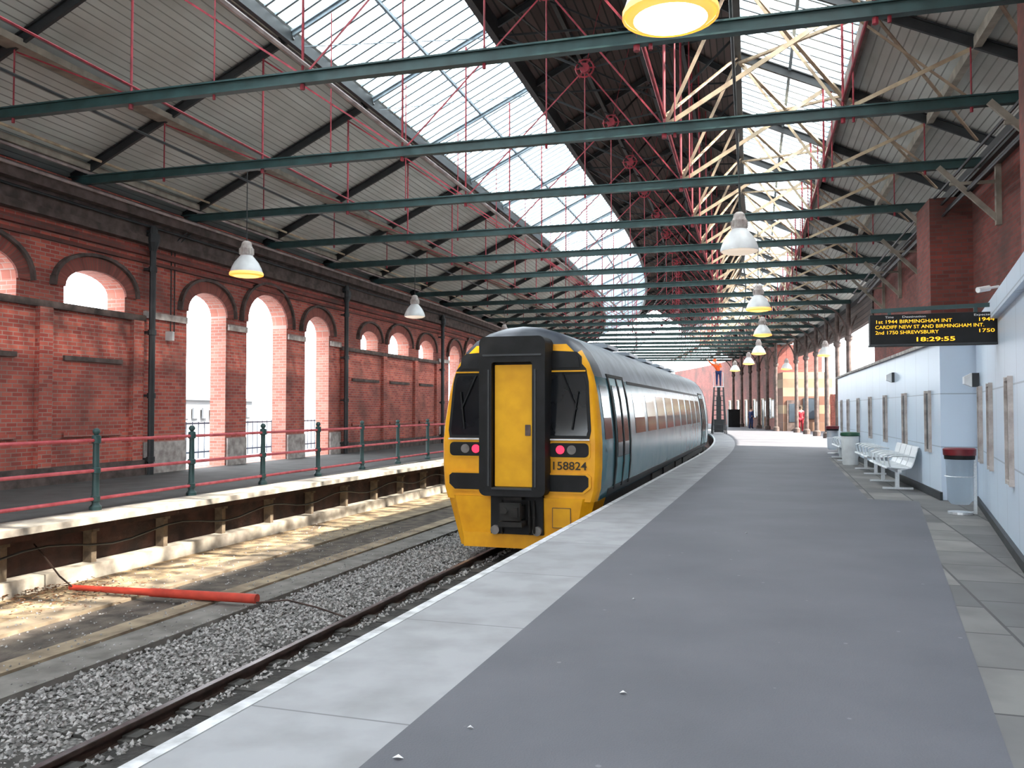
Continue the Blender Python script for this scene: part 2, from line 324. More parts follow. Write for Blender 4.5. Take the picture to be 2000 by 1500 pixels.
for k in range(15000):
    s_ = 2.0 + 14.5 * (random.random() ** 1.15); t_ = random.uniform(-3.74, -1.95)
    if k % 9 == 0: t_ = random.uniform(-7.0, -3.7)
    if abs(t_ + 2.17) < 0.09: continue
    x, y = P(s_, t_); z = -1.025 + random.uniform(0.0, 0.03); r = random.uniform(0.013, 0.032)
    if t_ < -3.72: r *= 0.6; z = (-0.955 if t_ > -4.25 else -0.925 if t_ > -4.55 else -0.985 if t_ > -5.5 else -0.945 if t_ > -5.97 else -0.97)
    rot = Matrix.Rotation(random.uniform(0, 6), 3, 'Z') @ Matrix.Rotation(random.uniform(0, 6), 3, 'X')
    vs = [rot @ Vector(q) * r * random.uniform(0.7, 1.2) + Vector((x, y, z)) for q in ((1, 0, 0), (-1, 0, 0), (0, 1, 0), (0, -1, 0), (0, 0, 0.8), (0, 0, -0.8))]
    mb.raw(vs, [(0, 2, 4), (2, 1, 4), (1, 3, 4), (3, 0, 4), (2, 0, 5), (1, 2, 5), (3, 1, 5), (0, 3, 5)])
o = mb.obj('ballast_stones', 'gravel'); top(o, 'loose grey ballast stones beside the track', 'gravel'); o['kind'] = 'stuff'
# leaf litter around the pole end
mb = MB()
for k in range(420):
    x = random.gauss(-6.2, 0.55); y = random.gauss(11.5, 0.45); r = random.uniform(0.02, 0.05); a = random.uniform(0, 6); z = -0.955 + random.uniform(0.01, 0.05)
    c_, s2 = cos(a) * r, sin(a) * r
    mb.quad([(x + c_, y + s2, z), (x - s2 * .5, y + c_ * .5, z + 0.012), (x - c_, y - s2, z + 0.004), (x + s2 * .5, y - c_ * .5, z + 0.01)])
o = mb.obj('dead_leaves', 'leaf'); top(o, 'drift of brown dead leaves by the ledge', 'leaves'); o['kind'] = 'stuff'
for nm, tr, lab in (('rail', -2.17, 'steel running rail with worn shiny head'), ('rail.001', -0.735, 'steel running rail close beneath the platform edge')):
    pr = [(-0.07, -1.06), (-0.07, -1.04), (-0.012, -1.02), (-0.012, -0.96), (-0.036, -0.95), (-0.036, -0.918)]
    pr = [(tr + a, z) for a, z in pr] + [(tr - a, z) for a, z in pr[::-1]]
    mb = MB(); sweep('', pr, SN, 125, None, F=P, ds=2, mb=mb, mi=0)
    sweep('', rect(tr - 0.03, tr + 0.03, -0.925, -0.914), SN, 125, None, F=P, ds=2, mb=mb, mi=1)
    top(mb.obj(nm, ['rail', 'railtop']), lab, 'rail', 'running rails')
base = None
for k in range(18):
    s_ = 2.2 + 0.65 * k
    if base is None:
        mb = MB(); mb.box((0, 0, 0), (2.5, 0.26, 0.08)); mb.box((-0.72, 0, 0.045), (0.3, 0.16, 0.03)); mb.box((0.72, 0, 0.045), (0.3, 0.16, 0.03)); base = mb.obj('sleeper', 'sleeper'); o = base
    else: o = base.copy(); COL.objects.link(o)
    o.location = (*P(s_, -1.45), -1.045); o.rotation_euler = (0, 0, -head(s_))
    top(o, 'dark weathered railway sleeper under the rails', 'sleeper', 'track sleepers')

struct(sweep('floor_left', rect(-12.4, -7.3, -0.2, -0.005), SN, 100, 'asph_l', F=W), 'dark surface of the disused platform')
struct(sweep('trim_7', rect(-7.32, -6.62, -0.09, 0.0), SN, 100, 'coping', F=P, ds=1.8), 'pale concrete coping of the disused platform')
struct(sweep('wall_platform_far', rect(-7.6, -7.34, -1.2, -0.09), SN, 100, 'recess_shade', F=P), 'recessed face under the disused platform, shade painted into its colour')
struct(sweep('trim_20', rect(-7.34, -7.02, -0.24, -0.09), SN, 100, 'recess_shade', F=P), 'timber under the coping in painted shade colour')
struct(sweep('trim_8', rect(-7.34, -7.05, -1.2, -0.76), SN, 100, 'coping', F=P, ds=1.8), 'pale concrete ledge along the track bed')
base = None
for k in range(20):
    s_ = 5.6 + 1.55 * k
    if base is None:
        mb = MB(); mb.box((0, 0, 0.37), (0.16, 0.10, 0.55)); mb.box((0.0, 0, 0.6), (0.24, 0.12, 0.08)); base = mb.obj('platform_prop', 'prop'); o = base
    else: o = base.copy(); COL.objects.link(o)
    o.location = (*P(s_, -7.24), -0.86); o.rotation_euler = (0, 0, -head(s_))
    top(o, 'short weathered post propping the overhanging coping', 'post', 'platform edge props')
mb = MB()
pp = [(*P(3 + k * 0.4, -7.16), -0.46 + 0.07 * sin(k * 0.9)) for k in range(60)]
for a, c in zip(pp[:-1], pp[1:]): mb.cyl(a, c, 0.018, n=6, caps=False)
top(mb.obj('trackside_cable', 'iron'), 'sagging black cable clipped under the coping', 'cable')

# ------------------------------------------------------------------ left wall
RE = 88.0
ZT = 6.45; TF, TB = -11.7, -12.2
def arch_z(op, s):
    a, c, sill, spr, crown = op; x = (s - (a + c) / 2) / ((c - a) / 2)
    return spr + (crown - spr) * sqrt(max(0, 1 - x * x)) ** 0.9
ops = []; bays = []
for k in range(-1, 8):
    b0 = 6.4 + 10.02 * k; kind = 'A' if k % 2 == 0 or k == -1 else 'B'
    bays.append((b0, kind))
    if kind == 'A':
        for a, c, cr in ((1.65, 3.25, 4.5), (4.3, 6.4, 4.68), (7.6, 9.4, 4.58)): ops.append((b0 + a, b0 + c, 3.75, 4.12, cr))
    else:
        for a, c, cr in ((1.62, 3.3, 4.62), (4.3, 6.45, 4.95), (7.6, 9.2, 4.62)): ops.append((b0 + a, b0 + c, 0.0, 4.05, cr))
mb = MB(); cur = SN; END = 86.5
def vq(a, c, za0, zc0, za1, zc1, t, mi=0):
    mb.quad([(*W(a, t), za0), (*W(c, t), zc0), (*W(c, t), zc1), (*W(a, t), za1)], mi, [(a, za0), (c, zc0), (c, zc1), (a, za1)])
for op in ops:
    a, c, sill, spr, crown = op
    if c < SN or a > END: continue
    for t in (TF, TB):
        sr = srange(cur, a, 2.5)
        for p, q in zip(sr[:-1], sr[1:]): vq(p, q, -0.2, -0.2, ZT, ZT, t)
        n = 14
        for i in range(n):
            p = a + (c - a) * (0.5 - 0.5 * cos(pi * i / n)); q = a + (c - a) * (0.5 - 0.5 * cos(pi * (i + 1) / n))
            vq(p, q, arch_z(op, p), arch_z(op, q), ZT, ZT, t)
            if sill > 0: vq(p, q, -0.2, -0.2, sill, sill, t)
            if t == TF:
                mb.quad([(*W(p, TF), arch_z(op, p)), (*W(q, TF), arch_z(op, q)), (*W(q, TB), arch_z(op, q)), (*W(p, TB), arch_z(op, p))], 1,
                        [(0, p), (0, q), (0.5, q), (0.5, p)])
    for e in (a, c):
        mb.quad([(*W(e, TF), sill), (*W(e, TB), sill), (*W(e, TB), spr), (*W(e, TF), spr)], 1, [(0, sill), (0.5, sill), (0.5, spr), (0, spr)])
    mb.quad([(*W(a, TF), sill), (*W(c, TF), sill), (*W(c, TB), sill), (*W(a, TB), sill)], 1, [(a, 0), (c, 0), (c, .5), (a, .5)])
    cur = c
for t in (TF, TB):
    for p, q in zip(srange(cur, END, 2.5)[:-1], srange(cur, END, 2.5)[1:]): vq(p, q, -0.2, -0.2, ZT, ZT, t)
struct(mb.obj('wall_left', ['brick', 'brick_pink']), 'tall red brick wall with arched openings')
mb = MB()
for op in ops:
    a, c, sill, spr, crown = op
    if c < SN or a > 60: continue
    prev = None
    for i in range(17):
        th = pi * i / 16; cx = (a + c) / 2; rx = (c - a) / 2
        pi_ = (cx - rx * cos(th), spr + (crown - spr) * sin(th) ** 0.9 + 0.005)
        po = (cx - (rx + 0.30) * cos(th), spr + (crown - spr + 0.30) * sin(th) ** 0.9)
        if prev:
            (ax, az), (bx, bz) = prev
            u0, u1 = (i - 1) * 0.25, i * 0.25
            mb.quad([(*W(ax, TF + 0.05), az), (*W(pi_[0], TF + 0.05), pi_[1]), (*W(po[0], TF + 0.05), po[1]), (*W(bx, TF + 0.05), bz)], 0, [(u0, 0), (u1, 0), (u1, .3), (u0, .3)])
            mb.quad([(*W(bx, TF + 0.05), bz), (*W(po[0], TF + 0.05), po[1]), (*W(po[0], TF), po[1]), (*W(bx, TF), bz)], 0, [(u0, 0), (u1, 0), (u1, .05), (u0, .05)])
            mb.quad([(*W(ax, TF + 0.05), az), (*W(pi_[0], TF + 0.05), pi_[1]), (*W(pi_[0], TF), pi_[1]), (*W(ax, TF), az)], 0, [(u0, 0), (u1, 0), (u1, .05), (u0, .05)])
        prev = (pi_, po)
struct(mb.obj('trim_9', 'brick_arch'), 'brick arch rings around the wall openings')
mb = MB()
for op in ops:
    a, c, sill, spr, crown = op
    if c < SN or a > 60: continue
    pts = []
    for i in range(17):
        th = pi * i / 16; cx = (a + c) / 2; rx = (c - a) / 2 + 0.34
        pts.append((*W(cx - rx * cos(th), TF + 0.05), spr + (crown - spr + 0.34) * sin(th) ** 0.9))
    for p, q in zip(pts[:-1], pts[1:]): mb.bar(p, q, 0.14, 0.07)
struct(mb.obj('trim_10', 'stone_dark'), 'dark moulding over the arches')
mb = MB(); mp = MB(); mi_ = MB()
for b0, kind in bays:
    if b0 > 60: continue
    e0 = max(b0, SN); e1 = b0 + 10.02
    if kind == 'A':
        sweep('', rect(TF - 0.02, TF + 0.1, 3.62, 3.76), e0, e1, None, mb=mb)
        for z in (2.62, 1.0):
            for a, c in ((0.9, 3.3), (4.4, 6.4), (7.6, 9.3)):
                sweep('', rect(TF - 0.02, TF + 0.06, z - 0.05, z + 0.05), b0 + a, b0 + c, None, mb=mb if z > 2 else mp)
        for a in (0.25, 3.75, 7.05, 9.75):
            sweep('', rect(TF - 0.02, TF + 0.12, 0.3, 3.62), b0 + a - 0.17, b0 + a + 0.17, None, mb=mp)
        sweep('', rect(TF - 0.02, TF + 0.16, -0.2, 0.35), e0, e1, None, mb=mb)
    else:
        for a, c in ((0.0, 1.57), (3.35, 4.25), (6.5, 7.55), (9.25, 10.02)):
            sweep('', rect(TB - 0.03, TF + 0.07, 3.72, 3.88), b0 + a, b0 + c, None, mb=mi_)
            sweep('', rect(TB - 0.02, TF + 0.06, -0.1, 0.75), b0 + a + 0.0, b0 + c - 0.0, None, mb=mi_)
struct(mb.obj('trim_11', 'stone_dark'), 'dark sill string course and plinth')
struct(mp.obj('trim_12', 'brick'), 'brick pilaster strips and panel mouldings')
struct(mi_.obj('trim_13', 'stone'), 'grey stone imposts and plinths of the archway piers')
mb = MB()
sweep('', rect(TF - 0.02, TF + 0.08, 5.02, 5.10), SN, END, None, mb=mb)
sweep('', rect(TF - 0.02, TF + 0.12, 5.2, 5.34), SN, END, None, mb=mb)
struct(mb.obj('trim_14', 'brick_dark'), 'projecting brick string courses below the eaves')
mb = MB()
sweep('', rect(TF - 0.02, TF + 0.22, 5.46, 5.62), SN, RE, None, mb=mb)
sweep('', rect(TF - 0.02, TF + 0.12, 5.62, 6.0), SN, RE, None, mb=mb)
sweep('', rect(TF - 0.02, TF + 0.34, 6.0, 6.3), SN, RE, None, mb=mb)
struct(mb.obj('trim_15', 'stone_dark'), 'dark timber wall plate along the eaves')
for nm, t, z, r, mm in (('eaves_conduit', TF + 0.42, 6.55, 0.035, 'pinkc'), ('eaves_conduit.001', TF + 0.75, 6.76, 0.03, 'cream'), ('eaves_conduit.002', TF + 0.2, 5.88, 0.03, 'iron'), ('eaves_conduit.003', TF + 0.4, 6.22, 0.035, 'pinkc')):
    top(sweep(nm, circ(t, z, r), SN, RE, mm), 'long service pipe running under the eaves', 'pipe', 'eaves pipes')
base = None
for k in range(5):
    s_ = 6.43 + 10.02 * k
    if base is None:
        mb = MB(); mb.cyl((0, 0, 0), (0, 0, 5.9), 0.075, n=10)
        for z in (0.3, 1.8, 3.3, 4.8, 5.7): mb.cyl((0, 0, z), (0, 0, z + 0.12), 0.1, n=10); mb.box((-0.1, 0, z + 0.06), (0.16, 0.2, 0.06))
        mb.lathe([(0.08, 5.3), (0.15, 5.5), (0.15, 5.7), (0.08, 5.72)], n=10); base = mb.obj('downpipe', 'iron', smooth=False); o = base
    else: o = base.copy(); COL.objects.link(o)
    o.location = (*W(s_, TF + 0.24), 0); o.rotation_euler = (0, 0, -whead(s_)); top(o, 'black cast-iron rainwater downpipe on the brick wall', 'drainpipe', 'wall downpipes')
mb = MB()
for dt in (0, 0.09):
    a = W(17.35 + dt * 1.5, TF + 0.05); mb.cyl((*a, 3.4), (*a, 5.6), 0.015, n=6); mb.cyl((*a, 5.6), (*W(17.9 + dt * 2, TF + 0.3), 6.2), 0.015, n=6)
x, y = W(17.3, TF + 0.07); mb.box((x, y, 3.35), (0.18, 0.12, 0.22), 1)
top(mb.obj('wall_conduit', ['iron', 'white']), 'thin electrical conduits and junction box on brick', 'conduit')

struct(sweep('floor_outside_left', rect(-40, -12.2, -0.3, -0.03), -4, 100, 'outside', F=W), 'pale forecourt paving outside the wall')
mb = MB()
for k in range(70):
    p = W(16 + 0.3 * k, -14.5); mb.cyl((*p, 0), (*p, 1.15), 0.016, n=5)
for z in (0.2, 1.1): mb.bar((*W(16, -14.5), z), (*W(37, -14.5), z), 0.04, 0.05)
top(mb.obj('forecourt_fence', 'outfence'), 'pale blue iron fence outside the archways', 'fence')
for k, (s0_, s1_, t_, h_) in enumerate(((30, 52, -46, 2.6), (54, 70, -50, 3.6), (72, 95, -44, 2.4))):
    mb = MB(); prism('', [(s0_, t_), (s1_, t_), (s1_, t_ - 8), (s0_, t_ - 8)], -0.2, h_, None, F=W, mb=mb)
    n = int((s1_ - s0_) / 2.5)
    for j in range(n):
        x, y = W(s0_ + 1.2 + 2.5 * j, t_ + 0.03); mb.box((x, y, h_ * 0.5), (0.15, 1.3, 1.0), 1)
    prism('', [(s0_ - .3, t_ + .4), (s1_ + .3, t_ + .4), (s1_ + .3, t_ - 8), (s0_ - .3, t_ - 8)], h_, h_ + 0.3, None, F=W, mb=mb, mi=1)
    top(mb.obj('distant_building', ['outbuild', 'outwin']), 'low pale building across the forecourt', 'building', 'forecourt buildings')

# ------------------------------------------------------------------ railing
RT = -7.45
posts = [3.5 + 2.3 * k for k in range(13)]; base = None
for s_ in posts:
    if base is None:
        mb = MB(); mb.lathe([(0.0, 0.0), (0.09, 0.0), (0.09, 0.05), (0.055, 0.09), (0.05, 0.5), (0.045, 1.08), (0.065, 1.1), (0.065, 1.13), (0.03, 1.145), (0.055, 1.18), (0.055, 1.21), (0.03, 1.245), (0, 1.25)], n=12)
        for z in (0.17, 0.6, 1.06): mb.lathe([(0.05, z - 0.05), (0.068, z - 0.04), (0.068, z + 0.04), (0.05, z + 0.05)], n=12)
        base = mb.obj('railing_post', 'teal', smooth=True); o = base
    else: o = base.copy(); COL.objects.link(o)
    o.location = (*W(s_, RT), 0); top(o, 'dark green cast railing post with knob finial', 'post', 'platform railing posts')
for nm, z in (('railing_bar', 1.06), ('railing_bar.001', 0.6), ('railing_bar.002', 0.17)):
    top(sweep(nm, circ(RT, z, 0.027), SN, 31.5, 'redbar', smooth=True), 'long pinkish red horizontal rail of the fence', 'rail', 'platform railing bars')

# ------------------------------------------------------------------ red pole on the trackbed
mb = MB()
a = Vector((-6.0, 11.55, -0.88)); c = Vector((-3.22, 10.75, -0.86))
mb.cyl(a, a.lerp(c, 0.45), 0.035, 0.05, n=12); mb.cyl(a.lerp(c, 0.45), c, 0.058, 0.062, n=12)
top(mb.obj('fallen_pole', 'redo', smooth=True), 'red painted pole lying across the disused track bed', 'pole')
for w in ([(-6.7, 11.9, -0.35), (-6.5, 11.8, -0.5), (-6.2, 11.65, -0.75), (-5.95, 11.5, -0.86)], [(-3.22, 10.72, -0.9), (-2.8, 10.6, -0.84), (-2.4, 10.4, -0.88), (-2.0, 10.2, -0.95)]):
    mb = MB()
    for p, q in zip(w[:-1], w[1:]): mb.cyl(p, q, 0.012, n=6)
    top(mb.obj('loose_wire', 'rail'), 'rusty bent wire lying by the red pole', 'wire', 'loose wires')

# ------------------------------------------------------------------ roof
def zl(t): return 6.5 + 0.47 * (t + 11.9)
def zr(t): return 6.75 + 0.47 * (7.2 - t)
def slab_(name, pts, mats, th=0.07, s0=SN):
    pr = pts + [(a, z + th) for a, z in pts[::-1]]
    return sweep(name, pr, s0, RE, mats, ds=1.85)
struct(slab_('ceiling_left', [(-12.3, zl(-12.3)), (-6.45, zl(-6.45))], 'roofboard'), 'pale boarded roof slope')
struct(slab_('ceiling_right', [(4.1, zr(4.1)), (7.6, zr(7.6))], 'roofboard'), 'pale boarded roof slope')
zA = zl(-3.4)
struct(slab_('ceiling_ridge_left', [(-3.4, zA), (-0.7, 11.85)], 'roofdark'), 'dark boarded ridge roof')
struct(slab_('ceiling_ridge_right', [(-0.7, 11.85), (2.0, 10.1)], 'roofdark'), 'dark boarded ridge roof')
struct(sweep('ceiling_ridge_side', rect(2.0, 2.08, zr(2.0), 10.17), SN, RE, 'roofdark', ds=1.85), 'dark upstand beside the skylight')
for nm, t0, t1, zf, mg, tn in (('window_1', -6.45, -3.4, zl, 'sky_l', 'trim_16'), ('window_2', 2.0, 4.1, zr, 'sky_r', 'trim_17')):
    mb = MB(); ss = srange(SN, RE, 1.85)
    for a, c in zip(ss[:-1], ss[1:]):
        mb.quad([(*W(a, t0), zf(t0) + 0.03), (*W(a, t1), zf(t1) + 0.03), (*W(c, t1), zf(t1) + 0.03), (*W(c, t0), zf(t0) + 0.03)])
    struct(mb.obj(nm, mg), 'long glazed roof skylight')
    mb = MB(); s_ = SN
    while s_ < RE:
        mb.bar((*W(s_, t0), zf(t0) - 0.01), (*W(s_, t1), zf(t1) - 0.01), 0.055, 0.05); s_ += 0.37
    t = t0 + (t1 - t0) * 0.5; sweep('', rect(t - 0.03, t + 0.03, zf(t) - 0.09, zf(t) - 0.02), SN, RE, None, mb=mb)
    struct(mb.obj(tn, 'gbar'), 'glazing bars of the skylight')
pur = [(-9.37, zl(-9.37) - 0.16, 0.34, 0.12, 'beam'), (-6.5, zl(-6.5) - 0.16, 0.10, 0.24, 'iron'), (-6.72, zl(-6.72) - 0.12, 0.05, 0.06, 'pinkc'), (-3.4, zA - 0.22, 0.16, 0.42, 'iron'),
       (2.0, zr(2.0) - 0.1, 0.14, 0.3, 'iron'), (4.12, zr(4.12) - 0.16, 0.12, 0.26, 'stone_dark'), (5.7, zr(5.7) - 0.12, 0.12, 0.18, 'beam'),
       (-2.1, zA + 0.45, 0.1, 0.16, 'iron'), (0.6, 10.8, 0.1, 0.16, 'iron'), (-0.7, 11.68, 0.1, 0.2, 'iron'),
       (-11.3, zl(-11.3) - 0.12, 0.16, 0.14, 'beam'), (6.75, 6.42, 0.3, 0.28, 'iron')]
for t, z, w_, h_, mm in pur:
    top(sweep('purlin', rect(t - w_ / 2, t + w_ / 2, z - h_ / 2, z + h_ / 2), SN, RE, mm), 'long roof purlin carrying the boards', 'beam', 'roof purlins')
for t, z, r, mm in ((0.8, 6.6, 0.035, 'redp'), (-4.1, 6.62, 0.04, 'pinkc'), (-7.1, 6.6, 0.02, 'redp'), (2.0, 6.6, 0.025, 'iron'), (-8.5, 6.6, 0.025, 'iron'), (3.7, 6.6, 0.025, 'redp')):
    top(sweep('roof_runner', circ(t, z, r, 6), SN, RE, mm), 'long painted tie running between the trusses', 'tie rod', 'longitudinal roof ties')

def roofz(t):
    if t < -3.4: return zl(t)
    if t < -0.7: return zA + (11.85 - zA) * (t + 3.4) / 2.7
    if t < 2.0: return 11.85 - (1.75) * (t + 0.7) / 2.7
    return zr(t)
ZB = 6.40
def tparts():
    L_ = []
    def add(nm, mk, fn): L_.append((nm, mk, fn))
    add('tie_beam', 'teal', lambda b: (b.box((-2.45, 0, ZB), (18.6, 0.05, 0.17)), b.box((-2.45, 0, ZB + 0.08), (18.6, 0.13, 0.025)), b.box((-2.45, 0, ZB - 0.08), (18.6, 0.13, 0.025))))
    def raf(x0, z0, x1, z1, h=0.17):
        return lambda b: (b.bar((x0, 0, z0), (x1, 0, z1), 0.06, h), b.bar((x0, 0, z0 + h / 2), (x1, 0, z1 + h / 2), 0.14, 0.025))
    add('rafter', 'iron', raf(-11.7, zl(-11.7) - 0.14, -6.45, zl(-6.45) - 0.14))
    add('rafter', 'gbar', raf(-6.45, zl(-6.45) - 0.12, -3.4, zA - 0.12, 0.09))
    add('rafter', 'iron', raf(2.0, zr(2) - 0.14, 6.9, zr(6.9) - 0.14))
    add('rafter', 'iron', raf(-3.4, zA - 0.13, -0.7, 11.72, 0.14))
    add('rafter', 'iron', raf(-0.7, 11.72, 2.0, 9.97, 0.14))
    for x, r in ((-9.4, 0.014), (-7.1, 0.02), (-4.1, 0.02), (-1.3, 0.014), (0.8, 0.026), (0.98, 0.016), (3.7, 0.022), (3.86, 0.014), (-5.6, 0.012), (5.6, 0.014)):
        z1 = roofz(x) - 0.2 if not 0.5 < x < 1.2 else 10.5
        if x == -1.3: z1 = 9.05
        add('tie_rod', 'redp', (lambda x=x, r=r, z1=z1: (lambda b: (b.cyl((x, 0, ZB), (x, 0, z1), r, n=6), b.cyl((x, 0, ZB - .17), (x, 0, ZB - .09), r * 1.8, n=6))))())
    for x0, z0, x1, z1, w_, mk in ((0.8, ZB + .05, 3.7, zr(3.7) - 0.25, 0.08, 'cream'), (3.7, ZB + .05, 5.6, zr(5.6) - 0.25, 0.065, 'cream'), (0.8, ZB + .05, 2.0, 9.0, 0.06, 'tan'), (3.7, ZB + .05, 2.05, zr(2.05) - .25, 0.05, 'cream'), (5.6, ZB + .05, 3.75, zr(3.75) - .25, 0.04, 'tan'),
                               (-4.1, ZB + .05, -7.1, zl(-7.1) - 0.25, 0.03, 'redp'), (-7.1, ZB + .05, -9.4, zl(-9.4) - 0.25, 0.025, 'redp'),
                               (-4.1, ZB + .05, -1.3, 9.15, 0.03, 'redp'), (0.8, ZB + .05, -1.3, 9.15, 0.03, 'redp'), (-1.3, 9.15, -3.35, zA - 0.3, 0.05, 'iron'), (-1.3, 9.15, 1.95, 9.6, 0.04, 'iron'), (-1.3, 9.15, -0.7, 11.6, 0.03, 'redp'),
                               (0.8, 8.4, -0.7, 11.6, 0.035, 'iron'), (0.8, 8.4, 1.95, 9.5, 0.05, 'iron'), (-3.3, zA - 0.35, 1.95, 9.9, 0.05, 'iron'), (-2.1, zA + .3, 0.6, 9.3, 0.04, 'iron')):
        add('diagonal_brace', mk, (lambda x0=x0, z0=z0, x1=x1, z1=z1, w_=w_: (lambda b: b.bar((x0, 0.04, z0), (x1, 0.04, z1), w_ * 0.35, w_)))())
    def boss(b):
        b.cyl((-1.3, -0.06, 9.15), (-1.3, 0.06, 9.15), 0.11, n=14)
        n = 18
        for k in range(n):
            a, c = 2 * pi * k / n, 2 * pi * (k + 1) / n
            b.cyl((-1.3 + 0.2 * cos(a), 0, 9.15 + 0.2 * sin(a)), (-1.3 + 0.2 * cos(c), 0, 9.15 + 0.2 * sin(c)), 0.022, n=5, caps=False)
        for k in range(6):
            a = pi * k / 3; b.cyl((-1.3, 0, 9.15), (-1.3 + 0.24 * cos(a), 0, 9.15 + 0.24 * sin(a)), 0.018, n=5)
    add('truss_boss', 'redp', boss)
    return L_
TP = tparts(); tm = []
allb = MB(); keys = ['teal', 'iron', 'redp', 'cream', 'gbar', 'tan']
for nm, mk, fn in TP:
    b_ = MB(); fn(b_); me_o = b_.obj(nm, mk); tm.append((nm, me_o.data)); bpy.data.objects.remove(me_o)
    i = len(allb.v); allb.v += b_.v; allb.f += [tuple(q + i for q in f) for f in b_.f]; allb.m += [keys.index(mk)] * len(b_.f); allb.uv += [None] * len(b_.f)
fo = allb.obj('roof_truss', keys); farmesh = fo.data; bpy.data.objects.remove(fo)
TS = [10.9 + 3.7 * k for k in range(-2, 21)]
for k, s_ in enumerate(TS):
    loc = (*W(s_, 0), 0); rz = -whead(s_)
    if k < 12:
        e = empty('roof_truss', (loc[0], loc[1], 0), rz)
        for nm, me in tm: o = bpy.data.objects.new(nm, me); link(o, e)
    else:
        e = bpy.data.objects.new('roof_truss', farmesh); COL.objects.link(e); e.location = loc; e.rotation_euler = (0, 0, rz)
    top(e, 'iron roof truss with green tie beam and red rods', 'roof truss', 'train shed roof trusses')
for k in range(0, len(TS) - 1):
    a, c = TS[k], TS[k + 1]
    for (t0, z0, t1, z1, r, mk) in ((2.05, zr(2.05) - 0.3, 4.05, zr(4.05) - 0.3, 0.05, 'cream'), (4.05, zr(4.05) - 0.3, 2.05, zr(2.05) - 0.3, 0.05, 'cream'),
                                (4.2, zr(4.2) - 0.3, 6.5, zr(6.5) - 0.3, 0.03, 'tan'), (0.8, 6.6, 2.0, 9.0, 0.035, 'tan'), (3.7, 6.6, 4.1, 8.0, 0.03, 'tan'),
                                (-1.3, 9.15, -0.7, 11.5, 0.03, 'iron'), (-3.3, zA - 0.4, -1.3, 9.15, 0.025, 'iron'),
                                (-6.4, zl(-6.4) - 0.3, -3.5, zl(-3.5) - 0.3, 0.015, 'gbar')):
        mb = MB(); mb.bar((*W(a, t0), z0), (*W(c, t1), z1), r * 1.6, r)
        top(mb.obj('wind_brace', mk), 'slim diagonal brace between neighbouring trusses', 'brace', 'roof wind braces')

# ------------------------------------------------------------------ right side walls
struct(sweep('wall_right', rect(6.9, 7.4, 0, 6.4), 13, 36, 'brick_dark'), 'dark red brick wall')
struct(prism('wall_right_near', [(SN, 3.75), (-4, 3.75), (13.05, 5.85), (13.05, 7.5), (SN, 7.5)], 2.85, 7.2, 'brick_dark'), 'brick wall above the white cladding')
struct(prism('wall_cladding_near', [(15.75, 5.8), (9, 4.9), (-4, 3.15), (SN, 3.15), (SN, 3.75), (-4, 3.75), (9, 5.3), (15.75, 6.3)], 0.0, 2.85, 'panel'), 'white panelled building wall')
struct(prism('wall_pier', [(20.5, 6.05), (20.5, 6.95), (22.0, 6.95), (22.0, 6.05)], 2.6, 6.2, 'brick_dark', F=W), 'projecting brick pier')
struct(sweep('wall_cladding_far', rect(5.3, 6.95, 0.0, 2.67), 15.85, 33.6, 'panel'), 'white panelled platform building')
struct(sweep('trim_18', rect(5.22, 6.9, 2.67, 2.73), 15.8, 33.7, 'stone'), 'roof edge of the platform building')
struct(sweep('baseboard_right', rect(5.27, 5.31, 0, 0.14), 15.82, 33.6, 'iron'), 'dark skirting of the platform building')
struct(prism('baseboard_near', [(15.7, 5.75), (9, 4.85), (-4, 3.1), (-4, 3.16), (9, 4.91), (15.7, 5.81)], 0, 0.1, 'iron'), 'dark skirting of the cladding')
struct(prism('trim_19', [(15.7, 5.72), (9, 4.82), (-4, 3.07), (-4, 3.16), (9, 4.91), (15.7, 5.81)], 2.66, 2.9, 'panel'), 'fascia along the cladding top')
k = 3
for s_ in (16.8, 19.2, 21.8, 24.4, 27.0, 29.6, 32.0):
    e = MB(); w_ = 0.36
    e.box((0.0, 0, 1.32), (0.03, w_, 1.02), 0)
    for dy in (-w_ / 2, w_ / 2): e.box((-0.015, dy, 1.32), (0.06, 0.035, 1.1), 1)
    for z in (0.8, 1.84): e.box((-0.015, 0, z), (0.06, w_ + 0.04, 0.035), 1)
    o = e.obj('window_%d' % k, ['winglass', 'stone'], loc=(*W(s_, 5.295), 0), rz=-whead(s_)); struct(o, 'narrow dark window in white cladding'); k += 1
na = atan2(0.9, 6.6)
for s_ in (10.4, 12.9, 14.7):
    t_ = 4.9 + (s_ - 9) * 0.9 / 6.75; e = MB(); w_ = 0.42
    e.box((0.0, 0, 1.3), (0.03, w_, 1.1), 0)
    for dy in (-w_ / 2, w_ / 2): e.box((-0.015, dy, 1.3), (0.06, 0.035, 1.18), 1)
    for z in (0.74, 1.86): e.box((-0.015, 0, z), (0.06, w_ + 0.04, 0.035), 1)
    o = e.obj('window_%d' % k, ['winglass', 'stone'], loc=(*P(s_, t_ - 0.005), 0), rz=-(A0 + na)); struct(o, 'narrow dark window in white cladding'); k += 1
for s_, t_, z_ in ((15.0, 5.63, 2.0), (20.6, 5.1, 2.25)):
    mb = MB(); mb.box((0, 0, 0), (0.1, 0.16, 0.22), 0); mb.extr([(-0.05, -0.11), (-0.16, -0.06), (-0.16, 0.05), (-0.05, 0.11)], -0.07, 0.07, 1)
    top(mb.obj('wall_lantern', ['iron', 'white'], loc=(*P(s_, t_), z_), rz=-head(s_)), 'small grey bulkhead light fixed to the cladding', 'wall light', 'bulkhead lights')
